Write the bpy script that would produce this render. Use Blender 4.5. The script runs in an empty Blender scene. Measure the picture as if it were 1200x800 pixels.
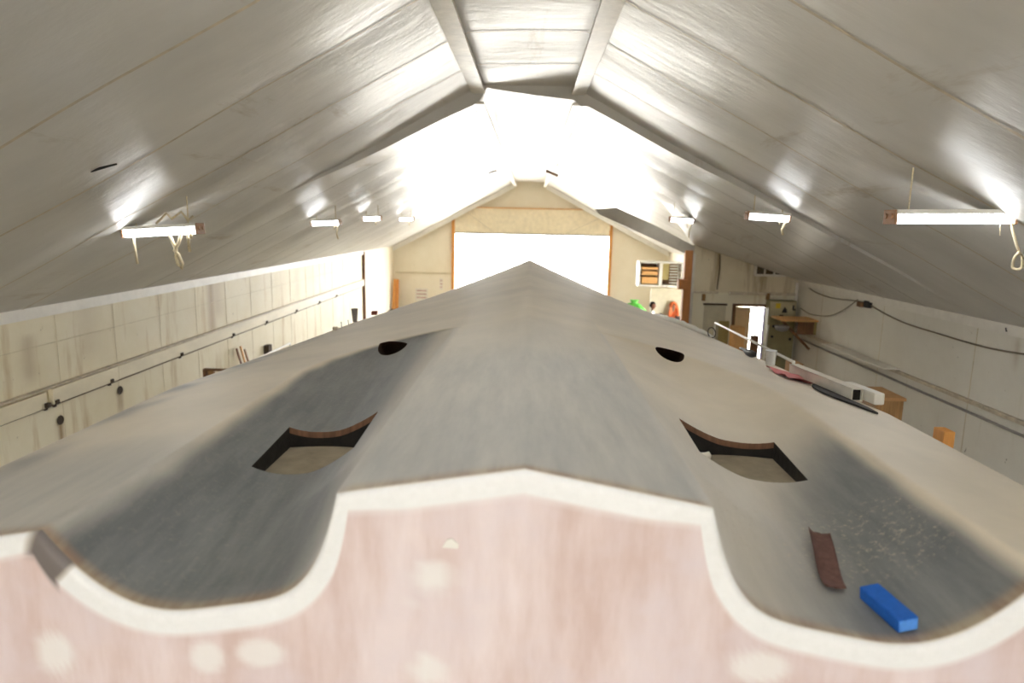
import bpy, bmesh, math, random
import numpy as np
from mathutils import Vector, Matrix, noise

random.seed(4); rng = np.random.default_rng(4)
S = bpy.context.scene; COL = S.collection
PI = math.pi
CAMZ = 3.85                       # eye height above the shed floor; z is written from the eye, then lifted
FLOOR = -CAMZ

# ---------------------------------------------------------------- camera frame
F = 800.0
def _basis(vx=622, vy=260, roll=1.4):
    r = math.radians(roll)
    y = Vector((vx-600, 400-vy, -F)).normalized()
    z = Vector((math.sin(r), math.cos(r), 0)); z = (z - y*z.dot(y)).normalized()
    return y.cross(z), y, z
BX, BY, BZ = _basis()
def ray(u, v):
    d = Vector((u-600, 400-v, -F)); return Vector((BX.dot(d), BY.dot(d), BZ.dot(d)))
def at_y(u, v, Y): d = ray(u, v); return d*(Y/d.y)
def at_x(u, v, X): d = ray(u, v); return d*(X/d.x)
def at_f(u, v, f, a=.6, b=40.0, n=6000):
    d = ray(u, v); d = d/d.y; prev = None
    for i in range(n):
        t = a + (b-a)*i/n; p = d*t; s = p.z - f(p.x, p.y)
        if prev is not None and s*prev < 0: return p
        prev = s
    return d*10

# ---------------------------------------------------------------- materials
def sr(r, g, b):
    f = lambda c: c/12.92 if c <= .04045 else ((c+.055)/1.055)**2.4
    return (f(r/255), f(g/255), f(b/255), 1)
class NT:
    def __init__(s, name):
        s.m = bpy.data.materials.new(name); s.m.use_nodes = True
        s.t = s.m.node_tree; s.b = s.t.nodes['Principled BSDF']
    def n(s, typ, **kw):
        o = s.t.nodes.new(typ)
        for k, v in kw.items():
            if k in o.inputs.keys(): o.inputs[k].default_value = v
            else: setattr(o, k, v)
        return o
    def l(s, a, b): s.t.links.new(a, b)
    def coord(s, scale=(1, 1, 1)):
        c = s.n('ShaderNodeTexCoord'); mp = s.n('ShaderNodeMapping'); mp.inputs['Scale'].default_value = scale
        s.l(c.outputs['Object'], mp.inputs['Vector']); return mp.outputs['Vector']
    def noise(s, vec, scale, detail=4, rough=.6):
        o = s.n('ShaderNodeTexNoise'); o.inputs['Scale'].default_value = scale
        o.inputs['Detail'].default_value = detail; o.inputs['Roughness'].default_value = rough
        s.l(vec, o.inputs['Vector']); return o.outputs['Fac']
    def ramp(s, fac, lo, hi, c0=(0, 0, 0, 1), c1=(1, 1, 1, 1)):
        o = s.n('ShaderNodeValToRGB'); e = o.color_ramp.elements
        e[0].position = lo; e[1].position = hi; e[0].color = c0; e[1].color = c1
        s.l(fac, o.inputs['Fac']); return o.outputs['Color']
    def mix(s, fac, a, b):
        o = s.n('ShaderNodeMix', data_type='RGBA')
        for i, x in ((0, fac), (6, a), (7, b)):
            if isinstance(x, (tuple, float, int)): o.inputs[i].default_value = x
            else: s.l(x, o.inputs[i])
        return o.outputs[2]
    def attr(s, name):
        o = s.n('ShaderNodeAttribute'); o.attribute_name = name; return o.outputs['Fac']
    def bump(s, h, strength=.3, dist=.01):
        o = s.n('ShaderNodeBump'); o.inputs['Strength'].default_value = strength; o.inputs['Distance'].default_value = dist
        s.l(h, o.inputs['Height']); s.l(o.outputs['Normal'], s.b.inputs['Normal'])
    def col(s, x):
        if isinstance(x, tuple): s.b.inputs['Base Color'].default_value = x
        else: s.l(x, s.b.inputs['Base Color'])
    def fin(s, rough=.6, metal=0., spec=.5):
        s.b.inputs['Roughness'].default_value = rough; s.b.inputs['Metallic'].default_value = metal
        s.b.inputs['Specular IOR Level'].default_value = spec; return s.m

def plain(name, c, rough=.6, metal=0., var=.12, scale=6., stretch=(1, 1, 1), bump=0., spec=.4):
    t = NT(name); v = t.coord(stretch); f = t.noise(v, scale)
    d = tuple(x*(1-var*1.6) for x in c[:3])+(1,); h = tuple(min(1, x*(1+var)) for x in c[:3])+(1,)
    t.col(t.ramp(f, .3, .7, d, h))
    if bump: t.bump(f, bump)
    return t.fin(rough, metal, spec)
def emit(name, c, st):
    t = NT(name); t.col(c); t.b.inputs['Emission Color'].default_value = c; t.b.inputs['Emission Strength'].default_value = st
    return t.fin(.4)

def hull_material():
    t = NT('hull_filler')
    v = t.coord(); streak = t.noise(t.coord((5, .8, 3)), 3.0, 5, .65); fine = t.noise(v, 45, 3, .6); big = t.noise(v, 1.3, 4, .6)
    dust = t.mix(t.ramp(big, .35, .68), sr(208, 196, 174), sr(230, 217, 194))
    grey = t.mix(t.ramp(streak, .3, .7), sr(158, 158, 154), sr(184, 181, 173))
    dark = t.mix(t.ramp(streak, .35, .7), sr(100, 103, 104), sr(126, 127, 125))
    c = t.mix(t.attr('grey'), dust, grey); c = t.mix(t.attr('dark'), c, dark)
    sp = t.ramp(t.noise(v, 48, 5, .75), .54, .70)
    mm = t.n('ShaderNodeMath', operation='MULTIPLY'); t.l(sp, mm.inputs[0]); t.l(t.attr('dusty'), mm.inputs[1])
    c = t.mix(mm.outputs[0], c, sr(178, 168, 148))
    c = t.mix(t.attr('tan'), c, t.mix(t.ramp(streak, .4, .62), sr(150, 122, 98), sr(178, 160, 132)))
    c = t.mix(t.attr('white'), c, t.mix(fine, sr(230, 230, 228), sr(243, 243, 242)))
    c = t.mix(t.attr('crease'), c, sr(196, 190, 178))
    c = t.mix(t.attr('patch'), c, sr(112, 104, 100))
    t.col(c); t.bump(fine, .12, .004); t.b.inputs['Sheen Weight'].default_value = .35; t.b.inputs['Sheen Roughness'].default_value = .4; return t.fin(.5, 0, .5)
def transom_material():
    t = NT('transom_pink_filler')
    v = t.coord((3.2, 1, .7)); a = t.noise(v, 2.1, 5, .62); b = t.noise(t.coord(), 3.1, 4, .6); fine = t.noise(t.coord(), 60, 2)
    c = t.mix(t.ramp(a, .36, .66), sr(208, 184, 176), sr(231, 216, 214))
    c = t.mix(t.ramp(b, .45, .75), c, sr(220, 206, 208))
    c = t.mix(t.attr('filler'), c, sr(236, 232, 228)); c = t.mix(t.attr('white'), c, sr(238, 237, 235))
    c = t.mix(t.attr('patch'), c, sr(112, 104, 100))
    t.col(c); t.bump(fine, .06, .003); return t.fin(.5, 0, .4)
def foil_material():
    t = NT('ceiling_foil')
    v = t.coord((.55, 1.5, 1)); big = t.noise(v, .9, 4, .55); wr = t.noise(t.coord((.8, 2.2, 1)), 2.4, 5, .62); fi = t.noise(t.coord((1.2, .6, 1)), 1.6, 3, .5)
    c = t.mix(t.ramp(big, .3, .7), sr(206, 204, 199), sr(224, 222, 217))
    c = t.mix(t.ramp(t.noise(t.coord((3.5, .6, 1)), .8, 5, .7), .6, .74), c, sr(186, 176, 160))
    t.col(c)
    rr = t.n('ShaderNodeMapRange'); rr.inputs['To Min'].default_value = .34; rr.inputs['To Max'].default_value = .42
    t.l(fi, rr.inputs['Value']); 
    m = t.fin(.3, .10, .5); t.l(rr.outputs[0], t.b.inputs['Roughness'])
    t.bump(wr, .3, .03); return m
def ply_material(name, a, b, dirt, amount=.62):
    t = NT(name)
    st = t.noise(t.coord((1.6, 1.6, .22)), 1.5, 5, .62); bl = t.noise(t.coord(), 1.1, 5, .65); sp = t.noise(t.coord(), 9, 3, .6)
    c = t.mix(t.ramp(bl, .3, .7), a, b); c = t.mix(t.ramp(st, amount, amount+.16), c, dirt)
    c = t.mix(t.ramp(sp, .70, .76), c, tuple(x*.45 for x in dirt[:3])+(1,))
    c = t.mix(t.attr('rust'), c, sr(150, 116, 66))
    t.col(c); t.bump(sp, .08, .004); return t.fin(.55, 0, .4)
def wood(name, c, dark=.55, scale=5.):
    t = NT(name); w = t.noise(t.coord((7, 7, .6)), scale, 5, .6)
    t.col(t.ramp(w, .3, .7, tuple(x*dark for x in c[:3])+(1,), c)); t.bump(w, .1, .004); return t.fin(.6)
def concrete(name, a, b):
    t = NT(name); n1 = t.noise(t.coord(), .7, 6, .65); n2 = t.noise(t.coord(), 14, 4)
    c = t.mix(t.ramp(n1, .3, .7), a, b); t.col(t.mix(t.ramp(n2, .55, .8), c, tuple(x*.8 for x in a[:3])+(1,))); t.bump(n2, .1, .005); return t.fin(.7)

M = dict(
    hull=hull_material(), transom=transom_material(), foil=foil_material(),
    ply_left=ply_material('painted_ply_cream', sr(228, 217, 184), sr(238, 230, 204), sr(196, 172, 124), .57),
    ply_right=ply_material('painted_ply_white', sr(226, 223, 212), sr(236, 234, 224), sr(200, 192, 172), .66),
    ply_far=ply_material('painted_ply_far', sr(226, 216, 192), sr(234, 226, 206), sr(210, 190, 152), .66),
    ply_part=ply_material('painted_ply_partition', sr(232, 224, 198), sr(240, 234, 212), sr(204, 184, 140), .58),
    ply_dirty=ply_material('stained_ply_partition', sr(212, 200, 170), sr(224, 214, 188), sr(160, 138, 98), .54),
    white=plain('white_paint', sr(236, 233, 224), .45, var=.04), offwhite=plain('offwhite_board', sr(222, 216, 202), .5, var=.08),
    tape=plain('tan_seam_tape', sr(206, 194, 172), .4, var=.15, scale=9), tape_pale=plain('pale_seam_tape', sr(232, 228, 218), .25, .3), strip=plain('ridge_board', sr(236, 232, 222), .35, var=.1),
    tarp=plain('beige_tarp', sr(230, 217, 188), .65, var=.06, bump=.2), line=plain('dark_seam', sr(70, 56, 40), .8),
    seam=plain('panel_joint', sr(214, 202, 170), .8), orange=wood('orange_post', sr(216, 150, 74), .8),
    timber=wood('raw_timber', sr(170, 128, 78)), timber_dark=wood('brown_timber', sr(132, 92, 56)), timber_pale=wood('pale_plank', sr(232, 178, 112), .8),
    blackish=plain('black_tar_and_shade', sr(38, 34, 30), .7, var=.3, scale=20, bump=.4), plyedge=wood('ply_edge', sr(140, 100, 74), .6, 9),
    recess=plain('recess_floor', sr(146, 134, 112), .7, var=.16, scale=9, bump=.1), steel=plain('grey_steel', sr(150, 150, 148), .35, .6),
    dark=plain('dark_metal', sr(44, 42, 42), .5), blue=plain('blue_foam', sr(28, 98, 190), .75, var=.07, scale=60, bump=.15),
    bluecut=plain('blue_foam_cut', sr(84, 146, 226), .85, var=.1, scale=90, bump=.2), abrasive=plain('brown_abrasive', sr(106, 76, 68), .85, var=.18, scale=40, bump=.3),
    floor=concrete('shed_floor', sr(108, 102, 92), sr(130, 124, 114)), apron=concrete('outside_concrete', sr(208, 204, 196), sr(222, 218, 210)),
    tube=emit('lit_diffuser', (.97, .985, 1, 1), 15.0), rope=plain('cream_rope', sr(214, 200, 168), .85, var=.15, scale=60), cable=plain('grey_cable', sr(138, 126, 106), .7),
    cap=plain('lamp_cap', sr(176, 132, 96), .5), pink=plain('pink_sheet', sr(222, 140, 140), .8), cup=plain('white_plastic', sr(226, 228, 230), .4, var=.03),
    greyplastic=plain('grey_plastic', sr(158, 153, 148), .5), red=plain('dull_red', sr(150, 78, 62), .7), card=plain('cardboard', sr(182, 140, 92), .8),
    cabinet=plain('cabinet_olive', sr(150, 142, 104), .5, var=.1, scale=4), cabinet_top=plain('cabinet_panel', sr(188, 180, 146), .5, var=.08, scale=4), yellow=plain('yellow_sticker', sr(214, 190, 60), .6),
    skin=plain('skin', sr(120, 78, 58), .55, var=.05), hair=plain('black_hair', sr(26, 22, 22), .8), shirt=plain('white_shirt', sr(206, 200, 190), .8), trousers=plain('dark_trousers', sr(58, 60, 70), .8), shoe=plain('black_shoe', sr(40, 38, 38), .6),
    hose=plain('orange_hose', sr(224, 116, 62), .5), green=plain('green_bag', sr(112, 214, 92), .6), purple=plain('door_edge', sr(104, 82, 150), .6),
    ink=plain('printed_ink', sr(176, 120, 110), .8), pane=plain('dark_pane', sr(84, 70, 48), .15), olive=plain('olive_board', sr(168, 152, 98), .7),
)
g = NT('glass_dusty'); g.col(sr(120, 104, 76)); g.b.inputs['Transmission Weight'].default_value = .5; M['glass'] = g.fin(.1)

# ---------------------------------------------------------------- mesh helpers
class MB:
    def __init__(s): s.v = []; s.f = []; s.mi = []; s.attrs = {}
    def add(s, vs, fs, mi=0):
        o = len(s.v); s.v += [tuple(p) for p in vs]; s.f += [tuple(i+o for i in f) for f in fs]; s.mi += [mi]*len(fs); return s
    def box(s, c, d, rot=None, mi=0, bev=0.):
        bm = bmesh.new(); bmesh.ops.create_cube(bm, size=1)
        bmesh.ops.scale(bm, vec=d, verts=bm.verts)
        if bev: bmesh.ops.bevel(bm, geom=bm.edges[:], offset=bev, segments=2, profile=.6, affect='EDGES')
        if rot is not None: bmesh.ops.rotate(bm, cent=(0, 0, 0), matrix=rot, verts=bm.verts)
        bm.verts.ensure_lookup_table(); bm.verts.index_update()
        s.add([v.co + Vector(c) for v in bm.verts], [[v.index for v in f.verts] for f in bm.faces], mi); bm.free(); return s
    def bar(s, a, b, w, h, up=(0, 0, 1), mi=0, bev=0.):
        a = Vector(a); b = Vector(b); y = (b-a); L = y.length; y.normalize()
        x = y.cross(Vector(up)).normalized(); z = x.cross(y)
        return s.box((a+b)/2, (w, L, h), Matrix((x, y, z)).transposed(), mi, bev)
    def tube(s, pts, r, n=8, mi=0, closed=False):
        pts = [Vector(p) for p in pts]; m = len(pts); rr = r if isinstance(r, (list, tuple)) else [r]*m
        vs = []; fs = []
        up = Vector((.13, .21, .97))
        for i, p in enumerate(pts):
            d = (pts[(i+1) % m if closed else min(i+1, m-1)] - pts[(i-1) % m if closed else max(i-1, 0)]).normalized()
            if abs(d.dot(up)) > .95: up = Vector((1, .1, .1)).normalized()
            x = d.cross(up).normalized(); y = d.cross(x)
            for k in range(n):
                a = 2*PI*k/n; vs.append(p + (x*math.cos(a)+y*math.sin(a))*rr[i])
        for i in range(m if closed else m-1):
            for k in range(n):
                j = (i+1) % m
                fs.append((i*n+k, i*n+(k+1) % n, j*n+(k+1) % n, j*n+k))
        if not closed: fs += [tuple(range(n))[::-1], tuple((m-1)*n+k for k in range(n))]
        return s.add(vs, fs, mi)
    def lathe(s, c, prof, n=20, axis=None, mi=0):
        vs = []; fs = []; R = axis or Matrix.Identity(3)
        for (r, z) in prof:
            for k in range(n):
                a = 2*PI*k/n; vs.append(Vector(c) + R @ Vector((r*math.cos(a), r*math.sin(a), z)))
        for i in range(len(prof)-1):
            for k in range(n): fs.append((i*n+k, i*n+(k+1) % n, (i+1)*n+(k+1) % n, (i+1)*n+k))
        fs += [tuple(range(n))[::-1], tuple((len(prof)-1)*n+k for k in range(n))]
        return s.add(vs, fs, mi)
    def prism(s, poly, d, mi=0):             # polygon swept along d
        n = len(poly); d = Vector(d); vs = [Vector(p) for p in poly] + [Vector(p)+d for p in poly]
        return s.add(vs, [tuple(range(n))[::-1], tuple(range(n, 2*n))] + [(i, (i+1) % n, (i+1) % n+n, i+n) for i in range(n)], mi)
    def build(s, name, mats, parent=None, origin=None, smooth=False, attrs=None):
        me = bpy.data.meshes.new(name)
        o = Vector(origin) if origin is not None else Vector((0, 0, 0))
        me.from_pydata([tuple(Vector(p)-o) for p in s.v], [], s.f)
        for m in (mats if isinstance(mats, (list, tuple)) else [mats]): me.materials.append(m)
        me.polygons.foreach_set('material_index', s.mi)
        for k, arr in (attrs or {}).items():
            a = me.attributes.new(k, 'FLOAT', 'POINT'); a.data.foreach_set('value', np.asarray(arr, dtype=np.float32))
        bm = bmesh.new(); bm.from_mesh(me); bmesh.ops.recalc_face_normals(bm, faces=bm.faces); bm.to_mesh(me); bm.free()
        if smooth: me.polygons.foreach_set('use_smooth', [True]*len(me.polygons))
        ob = bpy.data.objects.new(name, me); COL.objects.link(ob)
        if parent is not None:
            ob.parent = parent; ob.location = o - world_loc(parent)
        else: ob.location = o
        return ob
def world_loc(o):
    l = Vector(o.location)
    while o.parent is not None: o = o.parent; l += Vector(o.location)
    return l
def tag(o, label=None, cat=None, group=None, kind=None):
    if label: o['label'] = label
    if cat: o['category'] = cat
    if group: o['group'] = group
    if kind: o['kind'] = kind
    return o
def empty(name, loc, label, cat, group=None):
    o = bpy.data.objects.new(name, None); COL.objects.link(o); o.location = loc; o.empty_display_size = .1
    return tag(o, label, cat, group)
def struct(mb, name, mats, attrs=None, smooth=False, label=None):
    o = mb.build(name, mats, attrs=attrs, smooth=smooth); o['kind'] = 'structure'
    return o
def grid(nx, ny):
    return [(j*nx+i, j*nx+i+1, (j+1)*nx+i+1, (j+1)*nx+i) for j in range(ny-1) for i in range(nx-1)]
def sstep(a, b, x):
    t = np.clip((np.asarray(x, float)-a)/(b-a), 0, 1); return t*t*(3-2*t)

# ================================================================ SHED
W = 6.0; EAVE = -1.16; FARY = 30.0; REARY = -7.0; PARTY = 15.35; RIDGE = 1.66; RX0 = -.1
SEAM0 = 6.55; BAY = 1.25; FOLD = 9.05
def ceil_np(x, y):
    x = np.asarray(x, float); y = np.asarray(y, float)
    ax = np.abs(x-RX0*np.clip(1-np.abs(x)/4, 0, 1)); s = np.clip((ax-.62)/(W-.62), 0, 1)
    z = RIDGE + .03*(ax < .62) + (EAVE-RIDGE)*s
    fade = np.clip((W-np.abs(x))/1.2, 0, 1)
    ph = ((y-SEAM0)/BAY) % 1.0
    amp = .020*np.clip((np.abs(x)-.3)/1.2,0,1)*(.55+.45*np.sin(y*1.7+x*.5))
    z = z - amp*np.sin(PI*ph)**.8*fade
    z = z - .016*np.sin(x*2.3+y*1.1)*np.sin(x*.9-y*2.1)*fade
    # loose sheet hanging at the fold
    left = np.where(x < -.62, .20*np.clip(1-(-x-.62)/2.6, 0, 1), 0)
    mid = np.where(np.abs(x) <= .62, .03+.15*np.clip((x+.62)/1.24, 0, 1), 0)
    right = np.where(x > .62, .13*np.clip(1-(x-.62)/5.2, 0, 1), 0)
    z = z - (left+mid+right)*np.where(y >= FOLD, np.exp(-(y-FOLD)/.7), 0)*np.clip(fade*2, 0, 1)
    # right half hangs lower towards the partition
    low = np.interp(x, [2.9, 3.6, 5.2, 6], [0, .5, .17, 0])
    z = z - low*np.where(y < PARTY+.02, sstep(13.2, PARTY, y), 0)
    return z
def ceilz(x, y): return float(ceil_np(x, y))

def build_shell():
    # floor and ground outside
    mb = MB(); mb.box((0, (FARY+REARY)/2, FLOOR-.1), (12.6, FARY-REARY, .2)); struct(mb, 'floor', M['floor'])
    mb = MB(); mb.box((0, 12, FLOOR-.22), (140, 150, .2)); o = struct(mb, 'ground', M['apron'])
    # ceiling
    xs = np.linspace(-W, W, 141)
    ys = np.concatenate([np.arange(REARY, FOLD-.01, .07), [FOLD-.004, FOLD+.004], np.arange(FOLD+.06, PARTY, .07), [PARTY-.002, PARTY+.04], np.arange(PARTY+.1, FARY, .12), [FARY]])
    X, Y = np.meshgrid(xs, ys); Z = ceil_np(X, Y)
    n = len(xs); m = len(ys)
    mb = MB(); top = np.stack([X, Y, Z+.16], -1).reshape(-1, 3); bot = np.stack([X, Y, Z], -1).reshape(-1, 3)
    fs = grid(n, m); mb.add(bot, fs)
    struct(mb, 'ceiling', M['foil'], smooth=True)
    mb = MB()                                                 # roof deck over the foil
    for s in (-1, 1):
        mb.prism([(0, REARY-.4, RIDGE+.2), (s*.8, REARY-.4, RIDGE+.17), (s*(W+.3), REARY-.4, EAVE+.10), (s*(W+.3), REARY-.4, EAVE+.2), (s*.8, REARY-.4, RIDGE+.35), (0, REARY-.4, RIDGE+.4)], (0, FARY-REARY+.8, 0))
    struct(mb, 'roof', M['steel'])
    # seam tapes
    k = 1
    for i in range(-4, 19):
        y = SEAM0 + BAY*i
        if y < 2.5 or abs(y-FOLD) < .3: continue
        mb = MB(); vs = []
        xx = np.linspace(-W+.05, W-.05, 90)
        hw = .016 if y < 9 else .012
        for x in xx:
            for dy in (-hw, hw): vs.append((x, y+dy, ceilz(x, y+dy)-.006))
        mb.add(vs, [(2*a, 2*a+1, 2*a+3, 2*a+2) for a in range(89)]); struct(mb, 'trim_%d' % k, M['tape'] if i < 2 else M['tape_pale']); k += 1
    # ridge boards
    for sx in (-.70, .56):
        for (y0, y1, w) in ((REARY, FOLD-.03, .17), (FOLD+.05, FARY-.1, .13)):
            mb = MB(); vs = []; yy = np.linspace(y0, y1, 60)
            for y in yy:
                zz = (ceilz(sx, y)-.03) if y < FOLD else RIDGE-.12-.1*math.exp(-(y-FOLD)/3)
                zz = RIDGE-.075 if y < FOLD else RIDGE-.19
                vs += [(sx-w/2, y, zz), (sx+w/2, y, zz), (sx+w/2, y, zz+.03), (sx-w/2, y, zz+.03)]
            fs = []
            for a in range(59):
                for q in range(4): fs.append((4*a+q, 4*a+(q+1) % 4, 4*a+4+(q+1) % 4, 4*a+4+q))
            fs += [(0, 1, 2, 3), (236, 237, 238, 239)]
            mb.add(vs, fs); struct(mb, 'trim_%d' % k, M['strip']); k += 1
    # grey flap of sheet hanging under the end of the low ceiling on the right
    P = lambda u, v: at_y(u, v, PARTY)
    mb = MB(); mb.prism([P(697, 245), P(722, 243), P(770, 265), P(815, 289), P(812, 301), P(805, 298), P(750, 273), P(702, 251)], (0, .05, 0))
    struct(mb, 'trim_%d' % k, M['steel_foil']); k += 1
    # ------------------------------------------------ left wall
    T = .14
    def wall_panel(name, x, y0, y1, z0, z1, mat, rust=(), holes=()):
        ny = max(2, int((y1-y0)/.07)); nz = max(2, int((z1-z0)/.07)); s = 1 if x > 0 else -1
        Yg, Zg = np.meshgrid(np.linspace(y0, y1, ny), np.linspace(z0, z1, nz)); Xg = np.full_like(Yg, x)
        r = np.zeros_like(Yg)
        for (yc, zt, zb, wd, a) in rust:
            ed = np.exp(-((Yg-yc)/wd)**2)*sstep(zb-.15, zb+.1, Zg)*(1-sstep(zt-.02, zt+.05, Zg)); r = np.maximum(r, a*ed)
        mb = MB(); mb.add(np.stack([Xg, Yg, Zg], -1).reshape(-1, 3), grid(ny, nz))
        rr = list(r.reshape(-1))
        nb = len(mb.v); mb.box((x+s*(T/2+.005), (y0+y1)/2, (z0+z1)/2), (T, y1-y0, z1-z0)); rr += [0]*(len(mb.v)-nb)
        return struct(mb, name, mat, attrs={'rust': rr})
    h1 = at_x(140, 457, -W); h2 = at_x(70, 492, -W); st = at_x(247, 345, -W)
    rust = [(h1.y, h1.z, h1.z-.3, .05, .8), (h2.y, h2.z, h2.z-.32, .05, .9), (st.y, EAVE, -2.15, .14, .75), (st.y+.2, EAVE, -1.9, .3, .3), (7.9, -1.5, -2.0, .12, .35), (9.0, EAVE, -1.9, .25, .2), (17.5, -1.3, -2.0, .2, .25)]
    wall_panel('wall_left', -W, REARY, 24.5, FLOOR, EAVE+.1, M['ply_left'], rust)
    o = wall_panel('wall_left_end', -W, 24.5, FARY, FLOOR, EAVE+.1, M['ply_far']); 
    o = wall_panel('wall_right', W, REARY, PARTY, FLOOR, EAVE+.1, M['ply_right'], [(8.4, -1.3, -1.6, .05, .3), (14.2, -2.2, -2.35, .6, .3)])
    # right wall behind the partition, with an opening added to brighten the doorway
    mb = MB(); mb.box((W+.07, (PARTY+17.0)/2, (FLOOR+EAVE)/2), (T, 17.0-PARTY, EAVE-FLOOR+.1))
    mb.box((W+.07, (19.6+FARY)/2, (FLOOR+EAVE)/2), (T, FARY-19.6, EAVE-FLOOR+.1)); mb.box((W+.07, 18.3, -1.5), (T, 2.6, .8))
    struct(mb, 'wall_right_end', M['ply_far'], attrs={'rust': [0]*len(mb.v)})
    # eave boards and panel joints
    kk = [k]
    def trim(mb, mat, **kw):
        o = struct(mb, 'trim_%d' % kk[0], mat, **kw); kk[0] += 1; return o
    mb = MB(); mb.box((-W+.03, (REARY+24.4)/2, EAVE-.03), (.06, 24.4-REARY, .15)); trim(mb, M['white'])
    mb = MB(); mb.box((W-.03, (REARY+PARTY)/2, EAVE-.03), (.06, PARTY-REARY-.1, .14)); trim(mb, M['white'])
    for x, y0, y1, off in ((-W+.006, 3, 24, .52), (W-.006, 3, 15, 1.28)):
        y = y0+off
        while y < y1:
            mb = MB(); mb.box((x, y, (EAVE+FLOOR)/2), (.003, .007, EAVE-FLOOR)); trim(mb, M['seam']); y += 1.22 if x < 0 else 2.44
    mb = MB(); mb.box((-W+.004, 14, -1.62), (.004, 21, .007)); trim(mb, M['seam'])       # horizontal joint on the left sheets
    # left rail of boards
    yb = [REARY, at_x(54, 470, -W).y, at_x(134, 440, -W).y, 24.4]
    for a, b, dz, t in ((yb[0], yb[1]-.04, -.02, .045), (yb[1]+.04, yb[2], 0, .07), (yb[2]+.02, yb[3], .0, .06)):
        mb = MB(); mb.box((-W+t/2, (a+b)/2, -2.28+dz), (t, b-a, .2), bev=.006); trim(mb, M['ply_left_t'])
    mb = MB(); mb.box((-W+.02, 9, -2.395), (.04, 30, .022)); trim(mb, M['rail_shade'])  # dark strip painted as the shade under the left rail
    mb = MB(); mb.box((-W+.035, 9, -2.155), (.075, 31, .02)); trim(mb, M['tape'])
    for (u, v) in ((66, 479), (54, 466), (130, 452), (212, 415), (273, 394), (312, 379), (347, 364), (374, 353), (394, 346)):
        p = at_x(u, v, -W+.05); mb = MB(); mb.box((-W+.06, p.y, -2.36), (.05, .07, .06), bev=.008)
        mb.box((-W+.03, p.y, -2.405), (.03, .04, .04)); trim(mb, M['line'])
    for p in (h1, h2):                                           # open pipe holes with rust below
        mb = MB(); mb.lathe((-W+.004, p.y, p.z), [(.05, 0), (.062, .004), (.058, .012), (.045, .006), (.004, .005)], 20, Matrix.Rotation(PI/2, 3, 'Y')); trim(mb, M['line'])
    # pipe at the end of the panelled wall
    p = at_y(425.5, 330, 24.4); mb = MB(); mb.tube([(-W+.05, 24.45, EAVE), (-W+.05, 24.45, FLOOR)], .05); trim(mb, M['timber_dark'])
    # right wall rail and conduit
    mb = MB(); mb.box((W-.03, (REARY+15)/2, -2.26), (.06, 15-REARY, .05), bev=.006); trim(mb, M['tape'])
    mb = MB(); mb.tube([(W-.03, y, -2.41) for y in np.linspace(REARY+.2, 15, 20)], .018); trim(mb, M['greyplastic'])
    mb = MB(); mb.tube([(W-.06, PARTY-.06, EAVE-.05), (W-.06, PARTY-.06, FLOOR+.02)], .035); trim(mb, M['white'])
    # ------------------------------------------------ far wall
    dx0, dx1, dz = -3.28, 3.42, -.53
    g = lambda x: ceilz(x, FARY-.1)+.15
    mb = MB(); yy = FARY+.01
    def poly(pts, mb=mb): mb.prism([(x, yy, z) for x, z in pts], (0, .16, 0))
    poly([(-W-.14, FLOOR), (dx0, FLOOR), (dx0, g(dx0)), (-W-.14, EAVE+.05)])
    poly([(dx1, FLOOR), (W+.14, FLOOR), (W+.14, EAVE+.05), (dx1, g(dx1))])
    poly([(dx0, dz), (dx1, dz), (dx1, g(dx1)), (.6, RIDGE+.2), (-.7, RIDGE+.2), (dx0, g(dx0))])
    struct(mb, 'wall_far', M['ply_far'], attrs={'rust': [0]*len(mb.v)})
    # rolled sheet door above the opening
    zt = .55
    top = lambda x: min(zt, g(x)-.28)
    mb = MB(); xs = np.linspace(dx0, dx1, 41)
    vs = []
    for x in xs:
        for q in range(5):
            z = dz + (top(x)-dz)*q/4; vs.append((x, FARY-.12+.03*math.sin(q*2.1+x*1.7), z))
    mb.add(vs, [(5*i+q, 5*i+5+q, 5*i+6+q, 5*i+1+q) for i in range(40) for q in range(4)])
    o = struct(mb, 'door_1', M['tarp'], smooth=True)
    mb = MB(); mb.tube([(dx0, FARY-.13, dz), (dx1, FARY-.13, dz)], .035); q = mb.build('bottom_bar', M['greyplastic'], o)
    mb = MB(); mb.bar((dx0+.4, FARY-.17, zt-.1), (dx0+1.7, FARY-.17, dz+.05), .02, .03, (0, 1, 0)); mb.bar((dx1-.4, FARY-.17, zt-.3), (dx1-1.9, FARY-.17, dz+.05), .02, .03, (0, 1, 0)); mb.build('brace', M['tape'], o)
    mb = MB(); mb.box((-.3, FARY-.15, zt+.02), (5.2, .06, .04)); trim(mb, M['timber_pale'])
    for x in (dx0-.07, dx1+.05):
        mb = MB(); mb.box((x, FARY-.06, (g(x)-.3+FLOOR)/2), (.14, .12, g(x)-.3-FLOOR), bev=.01); trim(mb, M['orange'])
    for s in (-1, 1):                                             # white verge boards under the roof
        mb = MB(); vs = []
        xx = np.linspace(.62, W-.05, 24)
        for x in xx:
            z = ceilz(s*x, FARY-.3); vs += [(s*x, FARY-.34, z-.02), (s*x, FARY-.34, z-.22), (s*x, FARY-.28, z-.22), (s*x, FARY-.28, z-.02)]
        fs = [(4*i+q, 4*i+(q+1) % 4, 4*i+4+(q+1) % 4, 4*i+4+q) for i in range(23) for q in range(4)]+[(0, 1, 2, 3), (92, 93, 94, 95)]
        mb.add(vs, fs); trim(mb, M['white'])
    mb = MB(); mb.box((-4.66, FARY-.03, -2.3), (2.5, .05, .04)); trim(mb, M['seam'])
    # ------------------------------------------------ partition
    px0 = 3.62; d0, d1, dt = 4.60, 5.36, -1.74; lz = -1.47
    lowz = lambda x: ceilz(x, PARTY-.03)
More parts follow.
